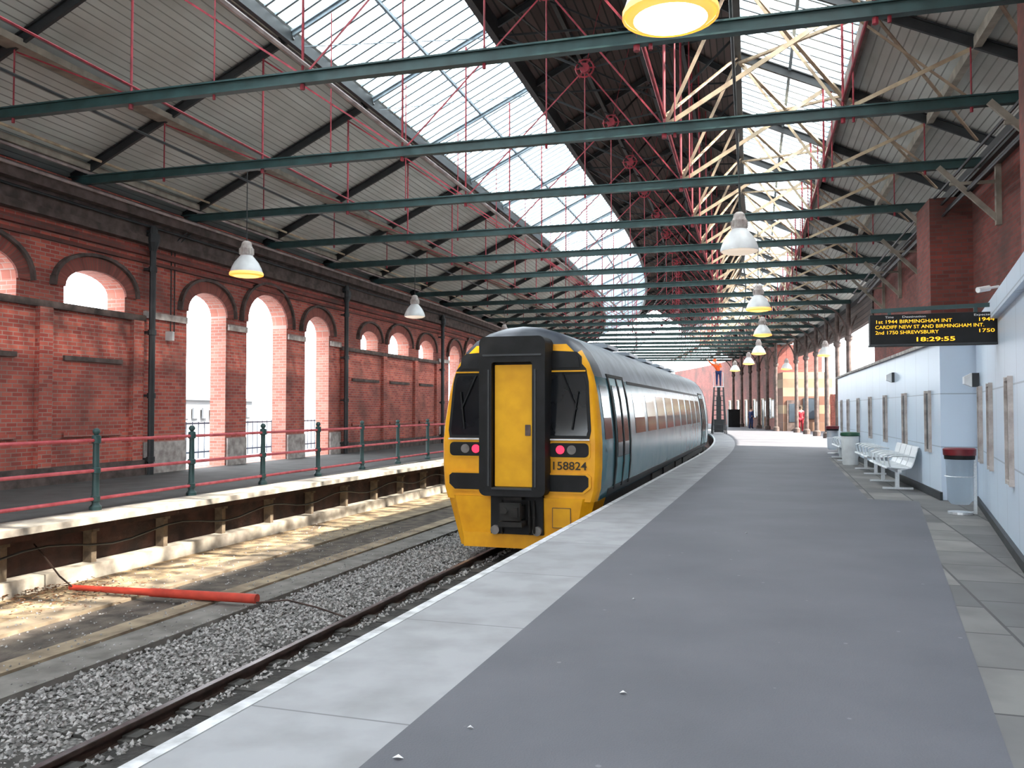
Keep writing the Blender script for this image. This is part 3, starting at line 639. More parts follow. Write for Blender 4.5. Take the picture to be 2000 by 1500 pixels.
for dt, z in ((0, 6.05), (0.1, 5.93), (0.02, 5.8), (-0.14, 6.2)):
    top(sweep('cable_run', circ(6.3 + dt, z, 0.03, 6), 13.2, 36, 'iron'), 'black service cable running high along the wall', 'cable', 'wall cable runs')
base = None
for k_ in range(6):
    s_ = 14.6 + 3.7 * k_
    if base is None:
        mb = MB(); mb.bar((0.55, 0, 5.2), (-0.5, 0, 6.3), 0.06, 0.1); mb.bar((0.55, 0, 5.1), (0.55, 0, 6.3), 0.1, 0.1); mb.bar((0.55, 0, 5.95), (-0.3, 0, 5.95), 0.05, 0.06)
        base = mb.obj('eaves_bracket', 'beam'); o = base
    else: o = base.copy(); COL.objects.link(o)
    o.location = (*W(s_, 6.3), 0); o.rotation_euler = (0, 0, -whead(s_)); top(o, 'cream painted iron bracket supporting the truss end', 'bracket', 'eaves brackets')

# far right
struct(sweep('wall_right_low', rect(9.3, 9.6, 0, 2.6), 36, 62, 'brick'), 'low brick boundary wall')
struct(sweep('wall_right_light_block', rect(6.85, 7.05, 5.2, 6.45), 36, 62, 'roofdark'), 'dark boarding added under the eaves to cut light')  # added screen: dims the bright openings and bounds the sun patch
struct(prism('wall_return', [(33.6, 5.3), (33.6, 9.6), (34.0, 9.6), (34.0, 5.3)], 0, 2.6, 'band', F=W), 'banded brick end wall')
base = None
for k_ in range(12):
    s_ = 40.5 + 3.7 * k_
    if base is None:
        mb = MB(); mb.lathe([(0, 0), (0.22, 0), (0.22, 0.25), (0.13, 0.35), (0.11, 4.6), (0.18, 4.7), (0.18, 4.85), (0.1, 4.9), (0.1, 6.3)], n=12)
        for sg in (-1, 1):
            pts = [(sg * (0.1 + 1.1 * (1 - cos(a))), 0, 4.9 + 1.35 * sin(a)) for a in [k2 * pi / 12 for k2 in range(7)]]
            for p, q in zip(pts[:-1], pts[1:]): mb.bar(p, q, 0.06, 0.07)
        base = mb.obj('iron_column', 'stone_dark'); o = base
    else: o = base.copy(); COL.objects.link(o)
    o.location = (*W(s_, 6.5 if s_ < 62 else 5.75), 0); o.rotation_euler = (0, 0, -whead(s_)); top(o, 'tall cast-iron platform column with curved brackets', 'column', 'platform columns')
struct(sweep('wall_far_building', rect(6.3, 9.6, 0, 6.4), 65.6, 110, 'brick_dark'), 'dark brick station building')
struct(sweep('wall_far_end', rect(6.2, 9.6, 0, 4.2), 62.5, 65.6, 'band'), 'brown and cream banded brick end of building')
k = 20
for s_ in (68, 71, 74.5, 78, 81.5, 85):
    mb = MB(); hgt = 2.3 if k % 2 else 1.5
    mb.box((0, 0, 2.35 - hgt / 2), (0.04, 1.1, hgt), 0)
    for dy in (-0.57, 0.57): mb.box((-0.02, dy, 2.35 - hgt / 2), (0.09, 0.08, hgt + 0.1), 1)
    mb.box((-0.02, 0, 2.4), (0.09, 1.2, 0.09), 1)
    struct(mb.obj('window_%d' % k, ['winglass', 'cream'], loc=(*W(s_, 6.28), 0), rz=-whead(s_)), 'dark window in the station building'); k += 1
mb = MB(); mb.box((0, 0, 1.6), (1.1, 0.05, 1.5), 0); mb.box((0, -0.03, 1.6), (0.95, 0.02, 1.35), 1)
struct(mb.obj('window_30', ['iron', 'winglass'], loc=(*W(62.45, 8.1), 0), rz=-whead(62)), 'dark window in the end of the banded building')
mb = MB(); mb.box((0, 0, 1.1), (0.9, 0.06, 2.2), 0); mb.box((0, -0.04, 1.3), (0.6, 0.02, 1.3), 1)
struct(mb.obj('door_1', ['stone_dark', 'winglass'], loc=(*W(62.45, 6.9), 0), rz=-whead(62)), 'dark brown door')
for s_ in (66.6, 69.5, 73):
    mb = MB(); mb.box((0, 0, 1.6), (0.05, 1.0, 1.4), 0); mb.box((-0.03, 0, 1.6), (0.02, 0.85, 1.2), 1)
    top(mb.obj('notice_board', ['iron', 'white'], loc=(*W(s_, 6.22), 0), rz=-whead(s_)), 'pale notice board on the brick station wall', 'notice board', 'notice boards')
mb = MB(); mb.box((0, 0, 0.75), (1.0, 0.7, 1.5)); mb.box((0, 0, 1.53), (1.08, 0.78, 0.06)); mb.box((0, -0.36, 0.8), (0.44, 0.03, 1.2)); mb.box((0, 0, 0.04), (0.9, 0.6, 0.08))
top(mb.obj('equipment_cabinet', 'black', loc=(*P(76, 4.2), 0), rz=-head(76)), 'black equipment cabinet standing on the platform', 'cabinet')

# ------------------------------------------------------------------ departure board
e = empty('departure_board', (*P(11.9, 4.55), 2.35), -A0); top(e, 'black electronic departure board with amber text on a wall arm', 'departure board')
mb = MB(); mb.extr(rrect(-0.74, 0.74, 0, 0.40, 0.012), -0.1, 0.1); mb.obj('board_housing', 'black', e)
mb = MB(); mb.box((0, -0.102, 0.0), (1.46, 0.01, 0.02)); mb.box((0, 0.0, 0.01), (1.5, 0.24, 0.02)); mb.obj('board_trim', 'iron', e)
mb = MB(); mb.bar((-0.72, 0, 0.46), (0.80, 0, 0.50), 0.05, 0.05); mb.box((-0.5, 0, 0.43), (0.04, 0.04, 0.08)); mb.box((0.5, 0, 0.44), (0.04, 0.04, 0.1)); mb.obj('support_arm', 'teal', e)
def text(body, size, loc, mk, parent, name, align='LEFT', width=None, bold=0.0):
    cu = bpy.data.curves.new(name, 'FONT'); cu.body = body; cu.size = size; cu.align_x = align; cu.extrude = 0.001; cu.offset = bold
    t = bpy.data.objects.new(name, cu); COL.objects.link(t)
    bpy.context.view_layer.update()
    sx = (width / t.dimensions.x) if width else 1.0
    me = bpy.data.meshes.new_from_object(t.evaluated_get(bpy.context.evaluated_depsgraph_get()))
    bpy.data.objects.remove(t); me.materials.clear(); me.materials.append(M[mk])
    o = bpy.data.objects.new(name, me); link(o, parent); o.location = loc; o.rotation_euler = (radians(90), 0, 0); o.scale = (sx, 1, 1); return o
def trow(z, items, size=0.062, mk='amber', bold=0.0):
    for x, tx, w in items: text(tx, size, (x, -0.106, z), mk, e, 'board_text', width=w, bold=bold)
trow(0.355, [(-0.56, 'Time', 0.10), (-0.36, 'Destination', 0.27), (0.46, 'Expected', 0.2)], 0.038, 'wtext', 0)
trow(0.288, [(-0.68, '1st 1944 BIRMINGHAM INT', 0.88), (0.50, '1944', 0.17)])
trow(0.218, [(-0.68, 'CARDIFF NEW ST AND BIRMINGHAM INT.', 1.25)])
trow(0.148, [(-0.68, '2nd 1750 SHREWSBURY', 0.74), (0.50, '1750', 0.17)])
trow(0.050, [(-0.22, '18:29:55', 0.44)], 0.075, bold=0.001)
mb = MB(); mb.cyl((0, 0, 0), (-0.16, -0.05, -0.03), 0.035, n=10); mb.cyl((0, 0, 0), (0.12, 0, 0.02), 0.015, n=8)
top(mb.obj('security_camera', 'white', loc=(*P(11.3, 5.08), 2.98), rz=0), 'small white security camera on the wall top', 'security camera')

# ------------------------------------------------------------------ pendant lamps
def keep(b_, nm, mk, sm=True):
    o = b_.obj(nm, mk, smooth=sm); d = o.data; bpy.data.objects.remove(o); return (nm, d)
b_ = MB(); b_.lathe([(0.335, 0), (0.345, 0.0), (0.34, 0.05), (0.31, 0.14), (0.25, 0.26), (0.17, 0.36), (0.12, 0.42), (0.11, 0.42), (0.16, 0.35), (0.24, 0.25), (0.30, 0.13), (0.33, 0.02)], n=28)
LM = [keep(b_, 'lamp_shade', 'white')]
b_ = MB(); b_.lathe([(0.0, 0.40), (0.125, 0.40), (0.14, 0.44), (0.14, 0.56), (0.11, 0.62), (0.10, 0.68), (0.06, 0.72), (0, 0.73)], n=20)
for k in range(14): a = 2 * pi * k / 14; b_.box((0.14 * cos(a), 0.14 * sin(a), 0.5), (0.03, 0.012, 0.12), 0, Matrix.Rotation(a, 3, 'Z'))
LM.append(keep(b_, 'lamp_housing', 'stone', False))
def lensm(core, rim):
    b_ = MB(); b_.lathe([(0.0, -0.06), (0.12, -0.055), (0.27, -0.03)], n=28, mi=0); b_.lathe([(0.27, -0.03), (0.31, -0.012), (0.337, 0.01)], n=28, mi=1)
    if rim == 'lit_rim': b_.lathe([(0.337, -0.012), (0.352, -0.008), (0.352, 0.03), (0.342, 0.05)], n=28, mi=1)
    return keep(b_, 'lamp_lens', [core, rim])[1]
lens = {'lit': lensm('lit', 'lit_rim'), 'lit_hot': lensm('lit_core', 'lit_rim'), 'lit_dim': lensm('lit_dim', 'lit_dim')}
lamps = [(6.2, 1.96, 4.43, 'lit_hot'), (15.9, 2.0, 4.42, 'lit_dim'), (24.9, 2.1, 4.36, 'lit'), (34, 2.1, 4.4, 'lit'), (43.5, 2.2, 4.3, 'lit'), (53, 2.3, 4.3, 'lit'), (62, 2.3, 4.3, 'lit'),
         (42.5, 5.2, 4.1, 'lit'), (58, 5.2, 4.2, 'lit'),
         (15.3, -8.1, 4.39, 'lit'), (25.7, -8.9, 4.62, 'lit_dim'), (36, -8.9, 4.6, 'lit_dim')]
for s_, t_, z_, q in lamps:
    e = empty('pendant_lamp', (*P(s_, t_), z_), 0)
    top(e, {'lit': 'white bell-shaped pendant lamp glowing warm orange', 'lit_hot': 'large bright bell pendant lamp glowing yellow white', 'lit_dim': 'white bell-shaped pendant lamp barely lit'}[q], 'pendant lamp', 'platform pendant lamps')
    for nm, me in LM: link(bpy.data.objects.new(nm, me), e)
    link(bpy.data.objects.new('lamp_lens', lens[q]), e)
    b_ = MB(); b_.cyl((0, 0, 0.7), (0, 0, 6.6 - z_), 0.01, n=6); b_.obj('lamp_cable', 'iron', e)

# ------------------------------------------------------------------ train
RZ = -0.915
prof = [(1.30, 0.95), (1.355, 1.15), (1.38, 1.5), (1.385, 1.9), (1.36, 2.25), (1.30, 2.7), (1.235, 3.0), (1.15, 3.22), (1.02, 3.44), (0.84, 3.62), (0.6, 3.75), (0.3, 3.835), (0.0, 3.86)]
def sidex(z):
    for (x0, z0), (x1, z1) in zip(prof[:-1], prof[1:]):
        if z0 <= z <= z1: return x0 + (x1 - x0) * (z - z0) / (z1 - z0)
    return 1.3
def rake(z): return max(0, z - 1.95) * 0.10
a0 = P(13.42, -1.47); a1 = P(36.4, -1.50)
th1 = atan2(a1[0] - a0[0], a1[1] - a0[1])
train = empty('train', (*a0, RZ), -th1); top(train, 'diesel passenger train with yellow end and turquoise sides at the platform', 'train')
LEN = 23.0
def shell(parent, cab=True):
    mb = MB()
    st = [(0.0, 0.94, -0.10), (0.03, 0.965, -0.06), (0.09, 0.985, -0.03), (0.2, 1.0, 0), (1.0, 1, 0)] if cab else [(0.0, 1, 0), (1.0, 1, 0)]
    ys = srange(1.0, LEN, 2.0)[1:]
    st += [(y, 1, 0) for y in ys]
    rows = []
    for y, sx, dz in st:
        fade = max(0, 1 - y / 0.6) if cab else 0
        full = [(x * sx, y + rake(z) * fade, z + dz * max(0, (z - 2.6) / 1.2)) for x, z in prof]
        full += [(-x, yy, z) for x, yy, z in full[:-1][::-1]]
        rows.append(full)
    n = len(rows[0])
    for r_ in rows: mb.v += r_
    for i in range(len(rows) - 1):
        for k in range(n - 1):
            zz = prof[k][1] if k < 12 else prof[n - 2 - k][1]
            y = st[i][0]
            if cab and y < 0.2: mi = 0 if zz < 3.4 else 3
            elif cab and y < 1.0: mi = 1 if zz < 2.95 else 3
            else: mi = (1 if (cab and y < 2.5) else 5) if zz < 2.95 else 2
            mb.f.append((i * n + k, i * n + k + 1, (i + 1) * n + k + 1, (i + 1) * n + k)); mb.m.append(mi); mb.uv.append(None)
    for i in (0, len(rows) - 1):
        for k in range((n - 1) // 2):
            a, c = k, n - 1 - k
            mi = 0 if prof[k][1] < 3.5 else 3
            if i: mi = 4
            if k + 1 == c - 1: mb.f.append((i * n + a, i * n + c, i * n + k + 1))
            else: mb.f.append((i * n + a, i * n + c, i * n + c - 1, i * n + a + 1))
            mb.m.append(mi if cab or i else 4); mb.uv.append(None)
    mb.quad([(-1.3, 0.1, 0.95), (1.3, 0.1, 0.95), (1.3, LEN, 0.95), (-1.3, LEN, 0.95)], 4)
    return mb.obj('car_body', ['yellow', 'tteal', 'troof', 'dome', 'under', 'tteal_sheen'], parent, smooth=True)
shell(train)
def sidepanel(mb, sx, y0, y1, z0, z1, off, mi=0, n=5):
    zs = [z0 + (z1 - z0) * k / n for k in range(n + 1)]
    def sh(y, z): return (sx * (sidex(z) + off), y, z)
    for a, c in zip(zs[:-1], zs[1:]):
        mb.quad([sh(y0, a), sh(y1, a), sh(y1, c), sh(y0, c)], mi)
    for y in (y0, y1):
        for a, c in zip(zs[:-1], zs[1:]): mb.quad([sh(y, a), sh(y, c), (sx * (sidex(c) - 0.02), y, c), (sx * (sidex(a) - 0.02), y, a)], mi)
    for z in (z0, z1): mb.quad([sh(y0, z), sh(y1, z), (sx * (sidex(z) - 0.02), y1, z), (sx * (sidex(z) - 0.02), y0, z)], mi)
def carsides(parent):
    for sx in (-1, 1):
        for k in range(9):
            y0 = 3.75 + 1.78 * k; mb = MB(); sidepanel(mb, sx, y0, y0 + 1.36, 1.97, 2.76, 0.006); mb.obj('side_window', 'sglass', parent)
        for y0 in (1.45, 20.1):
            for dy in (0, 0.72):
                mb = MB(); sidepanel(mb, sx, y0 + dy, y0 + dy + 0.70, 1.12, 3.02, 0.012, 0)
                d = mb.obj('passenger_door', 'tteal2', parent)
                mb = MB(); sidepanel(mb, sx, y0 + dy + 0.12, y0 + dy + 0.60, 1.6, 2.88, 0.02, 0); mb.obj('door_window', 'sglass', d)
            mb = MB()
            for yy in (y0 - 0.12, y0 + 0.67, y0 + 1.42): sidepanel(mb, sx, yy, yy + 0.11, 1.05, 3.08, 0.03)
            sidepanel(mb, sx, y0 - 0.05, y0 + 1.45, 3.02, 3.08, 0.03, n=1); mb.obj('door_seal', 'black', parent)
        mb = MB(); sidepanel(mb, sx, 3.4, 19.9, 2.95, 3.01, 0.01, n=1); mb.obj('body_stripe', 'black', parent)
        mb = MB(); sidepanel(mb, sx, 0.9, 22.9, 0.97, 1.10, 0.012, n=1); mb.obj('body_stripe', 'iron', parent)
        mb = MB(); sidepanel(mb, sx, 0.45, 1.1, 1.95, 2.85, 0.008); mb.obj('cab_side_window', 'sglass', parent)
    for y in (6, 9, 12, 15, 18):
        mb = MB(); mb.box((0, y, 3.88), (1.0, 1.4, 0.08)); mb.box((0, y, 3.93), (0.8, 1.2, 0.04)); mb.obj('roof_vent', 'troof', parent)
    mb = MB()
    mb.box((0, 11, 0.72), (2.3, 9.5, 0.55)); mb.box((0, 11.5, 0.85), (2.5, 21, 0.2))
    for y in (7.4, 9.6, 12.4, 14.5): mb.box((0, y, 0.62), (2.58, 1.3, 0.62))
    mb.obj('underframe', 'under', parent)
    for yb in (3.6, 19.4):
        mb = MB()
        for sx in (-1, 1): mb.box((sx * 1.02, yb, 0.55), (0.14, 3.0, 0.22)); mb.box((sx * 1.05, yb, 0.75), (0.2, 0.8, 0.25))
        mb.box((0, yb, 0.6), (2.0, 0.5, 0.25)); bg = mb.obj('bogie', 'under', parent)
        for y in (-1.3, 1.3):
            mb = MB(); mb.cyl((-0.8, yb + y, 0.42), (0.8, yb + y, 0.42), 0.07, n=10)
            for sx in (-1, 1): mb.cyl((sx * 0.70, yb + y, 0.42), (sx * 0.83, yb + y, 0.42), 0.42, n=24); mb.cyl((sx * 0.66, yb + y, 0.42), (sx * 0.70, yb + y, 0.42), 0.45, n=24)
            mb.obj('wheelset', 'rail', bg)
carsides(train)
yf = lambda z: rake(z)
for sx in (-1, 1):
    X = lambda a, b_: (min(sx * a, sx * b_), max(sx * a, sx * b_))
    mb = MB()
    pts = [(0.50, 1.97), (1.21, 1.97), (1.235, 2.1), (1.18, 2.9), (1.13, 3.12), (1.06, 3.2), (1.05, 3.32), (0.97, 3.40), (0.5, 3.43)]
    mb.extr([(sx * x, z) for x, z in pts], -0.015, 0.03, 0, yf); mb.obj('windscreen_surround', 'black', train)
    mb = MB(); pts = [(0.53, 2.02), (1.165, 2.02), (1.185, 2.1), (1.135, 2.85), (1.11, 2.98), (1.06, 3.02), (0.53, 3.02)]
    mb.extr([(sx * x, z) for x, z in pts], -0.028, 0.0, 0, yf); mb.obj('windscreen', 'glass', train)
    mb = MB(); pts = [(0.55, 3.14), (1.03, 3.14), (1.01, 3.3), (0.94, 3.36), (0.55, 3.38)]
    mb.extr([(sx * x, z) for x, z in pts], -0.03, 0.0, 0, yf); mb.obj('destination_panel', 'black', train)
    mb = MB(); mb.bar((sx * 0.52, rake(3.08) - 0.03, 3.08), (sx * 1.13, rake(3.08) - 0.03, 3.08), 0.03, 0.025, 0); mb.obj('windscreen_rail', 'door_yellow', train)
    mb = MB(); mb.bar((sx * 0.52, -0.03, 1.955), (sx * 1.22, -0.03, 1.955), 0.04, 0.025); mb.obj('windscreen_sill', 'white', train)
    mb = MB(); mb.bar((sx * 0.75, rake(3.05) - 0.07, 3.05), (sx * 1.0, rake(2.5) - 0.07, 2.45), 0.02, 0.02); mb.bar((sx * 1.02, rake(2.75) - 0.07, 2.75), (sx * 0.93, rake(2.2) - 0.07, 2.12), 0.02, 0.03); mb.obj('wiper', 'black', train)
    x0, x1 = X(0.50, 1.23); mb = MB(); mb.extr(rrect(x0, x1, 1.64, 1.93, 0.06), -0.02, 0.02); mb.obj('lamp_cluster_frame', 'door_yellow', train)
    x0, x1 = X(0.53, 1.20); mb = MB(); mb.extr(rrect(x0, x1, 1.67, 1.90, 0.07), -0.03, 0.0); mb.obj('lamp_cluster', 'black', train)
    mb = MB(); mb.cyl((sx * 0.73, -0.045, 1.79), (sx * 0.73, -0.02, 1.79), 0.07, n=20); mb.obj('tail_lamp', 'redlamp', train)
    mb = MB(); mb.cyl((sx * 0.92, -0.045, 1.79), (sx * 0.92, -0.02, 1.79), 0.075, n=20); mb.obj('headlamp', 'headlamp', train)
    mb = MB(); pts = [(0.50, 1.08), (1.12, 1.08), (1.24, 1.18), (1.24, 1.36), (1.18, 1.41), (0.50, 1.41)]
    mb.extr([(sx * x, z) for x, z in pts], -0.04, 0.02); mb.obj('grille_frame', 'yellow', train)
    mb = MB(); pts = [(0.53, 1.11), (1.10, 1.11), (1.20, 1.2), (1.20, 1.34), (1.15, 1.38), (0.53, 1.38)]
    mb.extr([(sx * x, z) for x, z in pts], -0.05, 0.0); mb.obj('grille', 'black', train)
    mb = MB()
    top_ = [(0.40, -0.03), (1.10, -0.03), (1.28, 0.12), (1.31, 0.9), (0.40, 0.9)]; bot = [(0.34, 0.02), (0.93, 0.02), (1.05, 0.14), (1.08, 0.9), (0.34, 0.9)]
    vs = [(sx * x, y, 1.0) for x, y in top_] + [(sx * x, y, 0.16) for x, y in bot]
    mb.raw(vs, [(0, 1, 2, 3, 4), (9, 8, 7, 6, 5)] + [(k, 5 + k, 5 + (k + 1) % 5, (k + 1) % 5) for k in range(5)]); mb.obj('valance', 'yellow', train)
mb = MB(); mb.box((0, 0.04, 0.27), (1.9, 0.1, 0.24)); mb.obj('valance_bar', 'yellow', train)
mb = MB(); mb.extr(rrect(0.60, 0.90, 0.52, 0.84, 0.03), -0.035, 0.0); mb.obj('valance_hatch', 'door_yellow', train)
mb = MB()
for a, c in (((0.6, 0.52), (0.9, 0.52)), ((0.6, 0.84), (0.9, 0.84)), ((0.6, 0.52), (0.6, 0.84)), ((0.9, 0.52), (0.9, 0.84))): mb.bar((a[0], -0.035, a[1]), (c[0], -0.035, c[1]), 0.01, 0.01)
mb.obj('hatch_seam', 'rail', train)
mb = MB()
outer = rrect(-0.56, 0.56, 1.04, 3.64, 0.11, 5); inner = rrect(-0.345, 0.345, 1.15, 3.22, 0.04, 5)
n = len(outer)
vs = [(x, -0.36, z) for x, z in outer] + [(x, 0.2, z) for x, z in outer] + [(x, -0.36, z) for x, z in inner] + [(x, -0.20, z) for x, z in inner]
f = []
for k in range(n):
    q = (k + 1) % n; f += [(k, q, n + q, n + k), (k, 2 * n + k, 2 * n + q, q), (2 * n + k, 3 * n + k, 3 * n + q, 2 * n + q)]
mb.raw(vs, f); mb.obj('gangway_surround', 'black', train)
mb = MB(); mb.extr(rrect(-0.47, 0.47, 1.1, 3.33, 0.1, 5), -0.19, 0.0); mb.obj('gangway_backing', 'under', train)
mb = MB()
for sx in (-1, 1): mb.extr(rrect(min(sx * 0.38, sx * 0.41), max(sx * 0.38, sx * 0.41), 1.2, 3.1, 0.01), -0.375, -0.35)
mb.extr(rrect(-0.5, 0.5, 3.32, 3.35, 0.01), -0.375, -0.35); mb.obj('gangway_lip', 'iron', train)
mb = MB(); mb.extr(rrect(-0.32, 0.32, 1.19, 3.18, 0.015), -0.25, -0.18); gd = mb.obj('gangway_door', 'door_yellow', train)
mb = MB(); mb.extr(rrect(0.20, 0.29, 2.02, 2.20, 0.01), -0.262, -0.25); mb.obj('door_handle', 'rail', gd)
mb = MB(); mb.box((0, -0.31, 1.165), (0.68, 0.14, 0.03)); mb.obj('gangway_sill', 'iron', train)
mb = MB(); mb.box((0, 0.1, 0.72), (0.9, 0.35, 0.66)); mb.obj('coupler_recess', 'black', train)
mb = MB(); mb.box((0, -0.2, 0.78), (0.30, 0.4, 0.22)); mb.box((0.0, -0.42, 0.8), (0.34, 0.08, 0.28)); mb.cyl((-0.08, -0.5, 0.82), (-0.08, -0.4, 0.82), 0.05, n=12); mb.box((0.09, -0.46, 0.8), (0.1, 0.06, 0.16))
mb.box((0, -0.3, 0.60), (0.4, 0.3, 0.08)); mb.box((0, -0.2, 1.0), (0.3, 0.2, 0.05)); mb.obj('coupler', 'under', train)
for sx in (-1, 1):
    mb = MB(); mb.cyl((sx * 0.36, -0.14, 0.46), (sx * 0.36, -0.05, 0.46), 0.075, n=16); mb.obj('coupler_socket', 'headlamp', train)
for x in (-0.25, 0.22, 0.3):
    mb = MB()
    pts = [(x, -0.1, 0.95), (x + 0.03, -0.2, 0.7), (x + 0.02, -0.16, 0.45), (x, -0.05, 0.4)]
    for p, q in zip(pts[:-1], pts[1:]): mb.cyl(p, q, 0.02, n=6)
    mb.obj('brake_hose', 'under', train)
text('158824', 0.185, (0.57, -0.03, 1.467), 'ntext', train, 'unit_number', width=0.56, bold=0.002)
b0 = P(36.85, -1.50); b1 = P(59.9, -1.50); th2 = atan2(b1[0] - b0[0], b1[1] - b0[1])
h2 = bpy.data.objects.new('leading_car', None); COL.objects.link(h2); h2.parent = train
rel = Vector((b0[0] - a0[0], b0[1] - a0[1], 0)); rel.rotate(Matrix.Rotation(th1, 3, 'Z')); h2.location = rel; h2.rotation_euler = (0, 0, -(th2 - th1))
shell(h2, cab=False)
mb = MB()
for sx in (-1, 1):
    for k in range(9): y0 = 3.75 + 1.78 * k; sidepanel(mb, sx, y0, y0 + 1.36, 2.02, 2.8, 0.008)
    for y0 in (1.45, 20.1): sidepanel(mb, sx, y0 + 0.2, y0 + 1.2, 1.75, 2.85, 0.01)
mb.obj('side_window', 'sglass', h2)
mb = MB(); mb.box((0, 11.5, 0.72), (2.4, 18, 0.5)); mb.box((0, 11.5, 0.35), (1.6, 15, 0.3)); mb.obj('underframe', 'under', h2)
mb = MB(); mb.box((0, -0.2, 2.2), (1.1, 0.7, 2.2)); mb.box((0, -0.2, 0.8), (0.4, 0.6, 0.2)); mb.obj('gangway_bellows', 'black', h2)

# ------------------------------------------------------------------ benches
def bench_meshes():
    out = []
    for k in range(4):
        y0 = -1.2 + 0.6 * k + 0.025; y1 = y0 + 0.55
        pr = [(-0.24, 0.42), (-0.22, 0.445), (-0.05, 0.43), (0.12, 0.42), (0.2, 0.44), (0.24, 0.52), (0.29, 0.7), (0.32, 0.82), (0.345, 0.83)]
        b_ = MB()
        for a, c in zip(pr[:-1], pr[1:]):
            b_.quad([(a[0], y0, a[1]), (a[0], y1, a[1]), (c[0], y1, c[1]), (c[0], y0, c[1])])
            b_.quad([(a[0] + .012, y0, a[1] - .015), (c[0] + .012, y0, c[1] - .015), (c[0] + .012, y1, c[1] - .015), (a[0] + .012, y1, a[1] - .015)])
            for y in (y0, y1): b_.quad([(a[0], y, a[1]), (c[0], y, c[1]), (c[0] + .012, y, c[1] - .015), (a[0] + .012, y, a[1] - .015)])
        out.append(keep(b_, 'seat', 'metal', False))
    b_ = MB(); b_.bar((0, -1.2, 0.37), (0, 1.2, 0.37), 0.07, 0.06); out.append(keep(b_, 'support_beam', 'metal', False))
    for y in (-0.9, 0.9):
        b_ = MB(); b_.bar((0, y, 0.03), (0, y, 0.36), 0.07, 0.07); b_.bar((-0.26, y, 0.02), (0.28, y, 0.02), 0.08, 0.035); b_.bar((0, y, 0.36), (0.2, y, 0.42), 0.05, 0.05)
        out.append(keep(b_, 'leg', 'metal', False))
    for y in (-1.2, -0.6, 0.0, 0.6, 1.2):
        b_ = MB(); pts = [(-0.16, y, 0.42), (-0.2, y, 0.62), (-0.12, y, 0.65), (0.1, y, 0.65), (0.26, y, 0.63)]
        for p, q in zip(pts[:-1], pts[1:]): b_.cyl(p, q, 0.016, n=8)
        out.append(keep(b_, 'armrest', 'metal', True))
    return out
BM = bench_meshes()
for s_, t_ in ((18.7, 4.78), (22.6, 4.78), (28.0, 4.5)):
    e = empty('platform_bench', (*P(s_, t_), 0), -whead(s_)); top(e, 'silver perforated metal four-seat bench by the white wall', 'bench', 'platform benches')
    for nm, me in BM: link(bpy.data.objects.new(nm, me), e)
e = empty('litter_bin', (*P(25.2, 4.5), 0), 0); top(e, 'white litter bin with green lid beside a bench', 'litter bin')
mb = MB(); mb.lathe([(0, 0.0), (0.19, 0), (0.21, 0.05), (0.235, 0.82), (0.0, 0.82)], n=20); mb.obj('bin_body', 'white', e, smooth=True)
mb = MB(); mb.lathe([(0.245, 0.80), (0.26, 0.82), (0.255, 0.89), (0.2, 0.91), (0, 0.91)], n=20); mb.obj('bin_lid', 'green', e, smooth=True)
def bagbin(loc, lidmk, label):
    e = empty('bag_bin', loc, -A0); top(e, label, 'litter bin')
    mb = MB(); mb.lathe([(0.12, 0.14), (0.17, 0.2), (0.18, 0.5), (0.19, 0.86), (0.18, 0.92)], n=14)
    mb.obj('bin_bag', 'bag', e, smooth=True)
    mb = MB(); mb.lathe([(0.17, 0.86), (0.22, 0.86), (0.225, 0.95), (0.2, 0.965), (0.0, 0.965)], n=20); mb.obj('bin_lid', lidmk, e, smooth=True)
    mb = MB(); mb.lathe([(0.185, 0.80), (0.205, 0.80), (0.21, 0.87), (0.19, 0.87)], n=20); mb.obj('bin_hoop', 'black', e, smooth=True)
    mb = MB(); mb.bar((0.2, 0, 0.0), (0.2, 0, 0.93), 0.04, 0.05); mb.lathe([(0.0, 0), (0.17, 0.0), (0.17, 0.03), (0.0, 0.03)], n=16)
    n = 16
    for k in range(n): a = 2 * pi * k / n; c = 2 * pi * (k + 1) / n; mb.cyl((0.2 * cos(a), 0.2 * sin(a), 0.55), (0.2 * cos(c), 0.2 * sin(c), 0.55), 0.008, n=5)
    mb.bar((0.2, 0, 0.02), (0, 0, 0.02), 0.04, 0.03); mb.obj('bin_stand', 'metal', e)
bagbin((*P(13.9, 5.2), 0), 'redlid', 'clear plastic bag bin with dark red lid by the wall')
bagbin((*P(31.4, 4.4), 0), 'redlid', 'bin with dark red lid beyond the benches')
for k, (x, y) in enumerate(((0.98, 6.85), (-0.5, 3.75), (0.6, 4.6), (1.05, 9.0), (2.9, 10.5), (-0.2, 4.1))):
    mb = MB(); r = random.uniform(0.012, 0.03)
    mb.raw([(r, 0, 0.001), (0, r * .7, 0.012), (-r, 0.004, 0.002), (0.003, -r * .8, 0.014)], [(0, 1, 2), (0, 2, 3)])
    top(mb.obj('litter_scrap', 'litter', loc=(x, y, 0.002)), 'tiny scrap of white paper on the platform', 'litter', 'litter scraps')

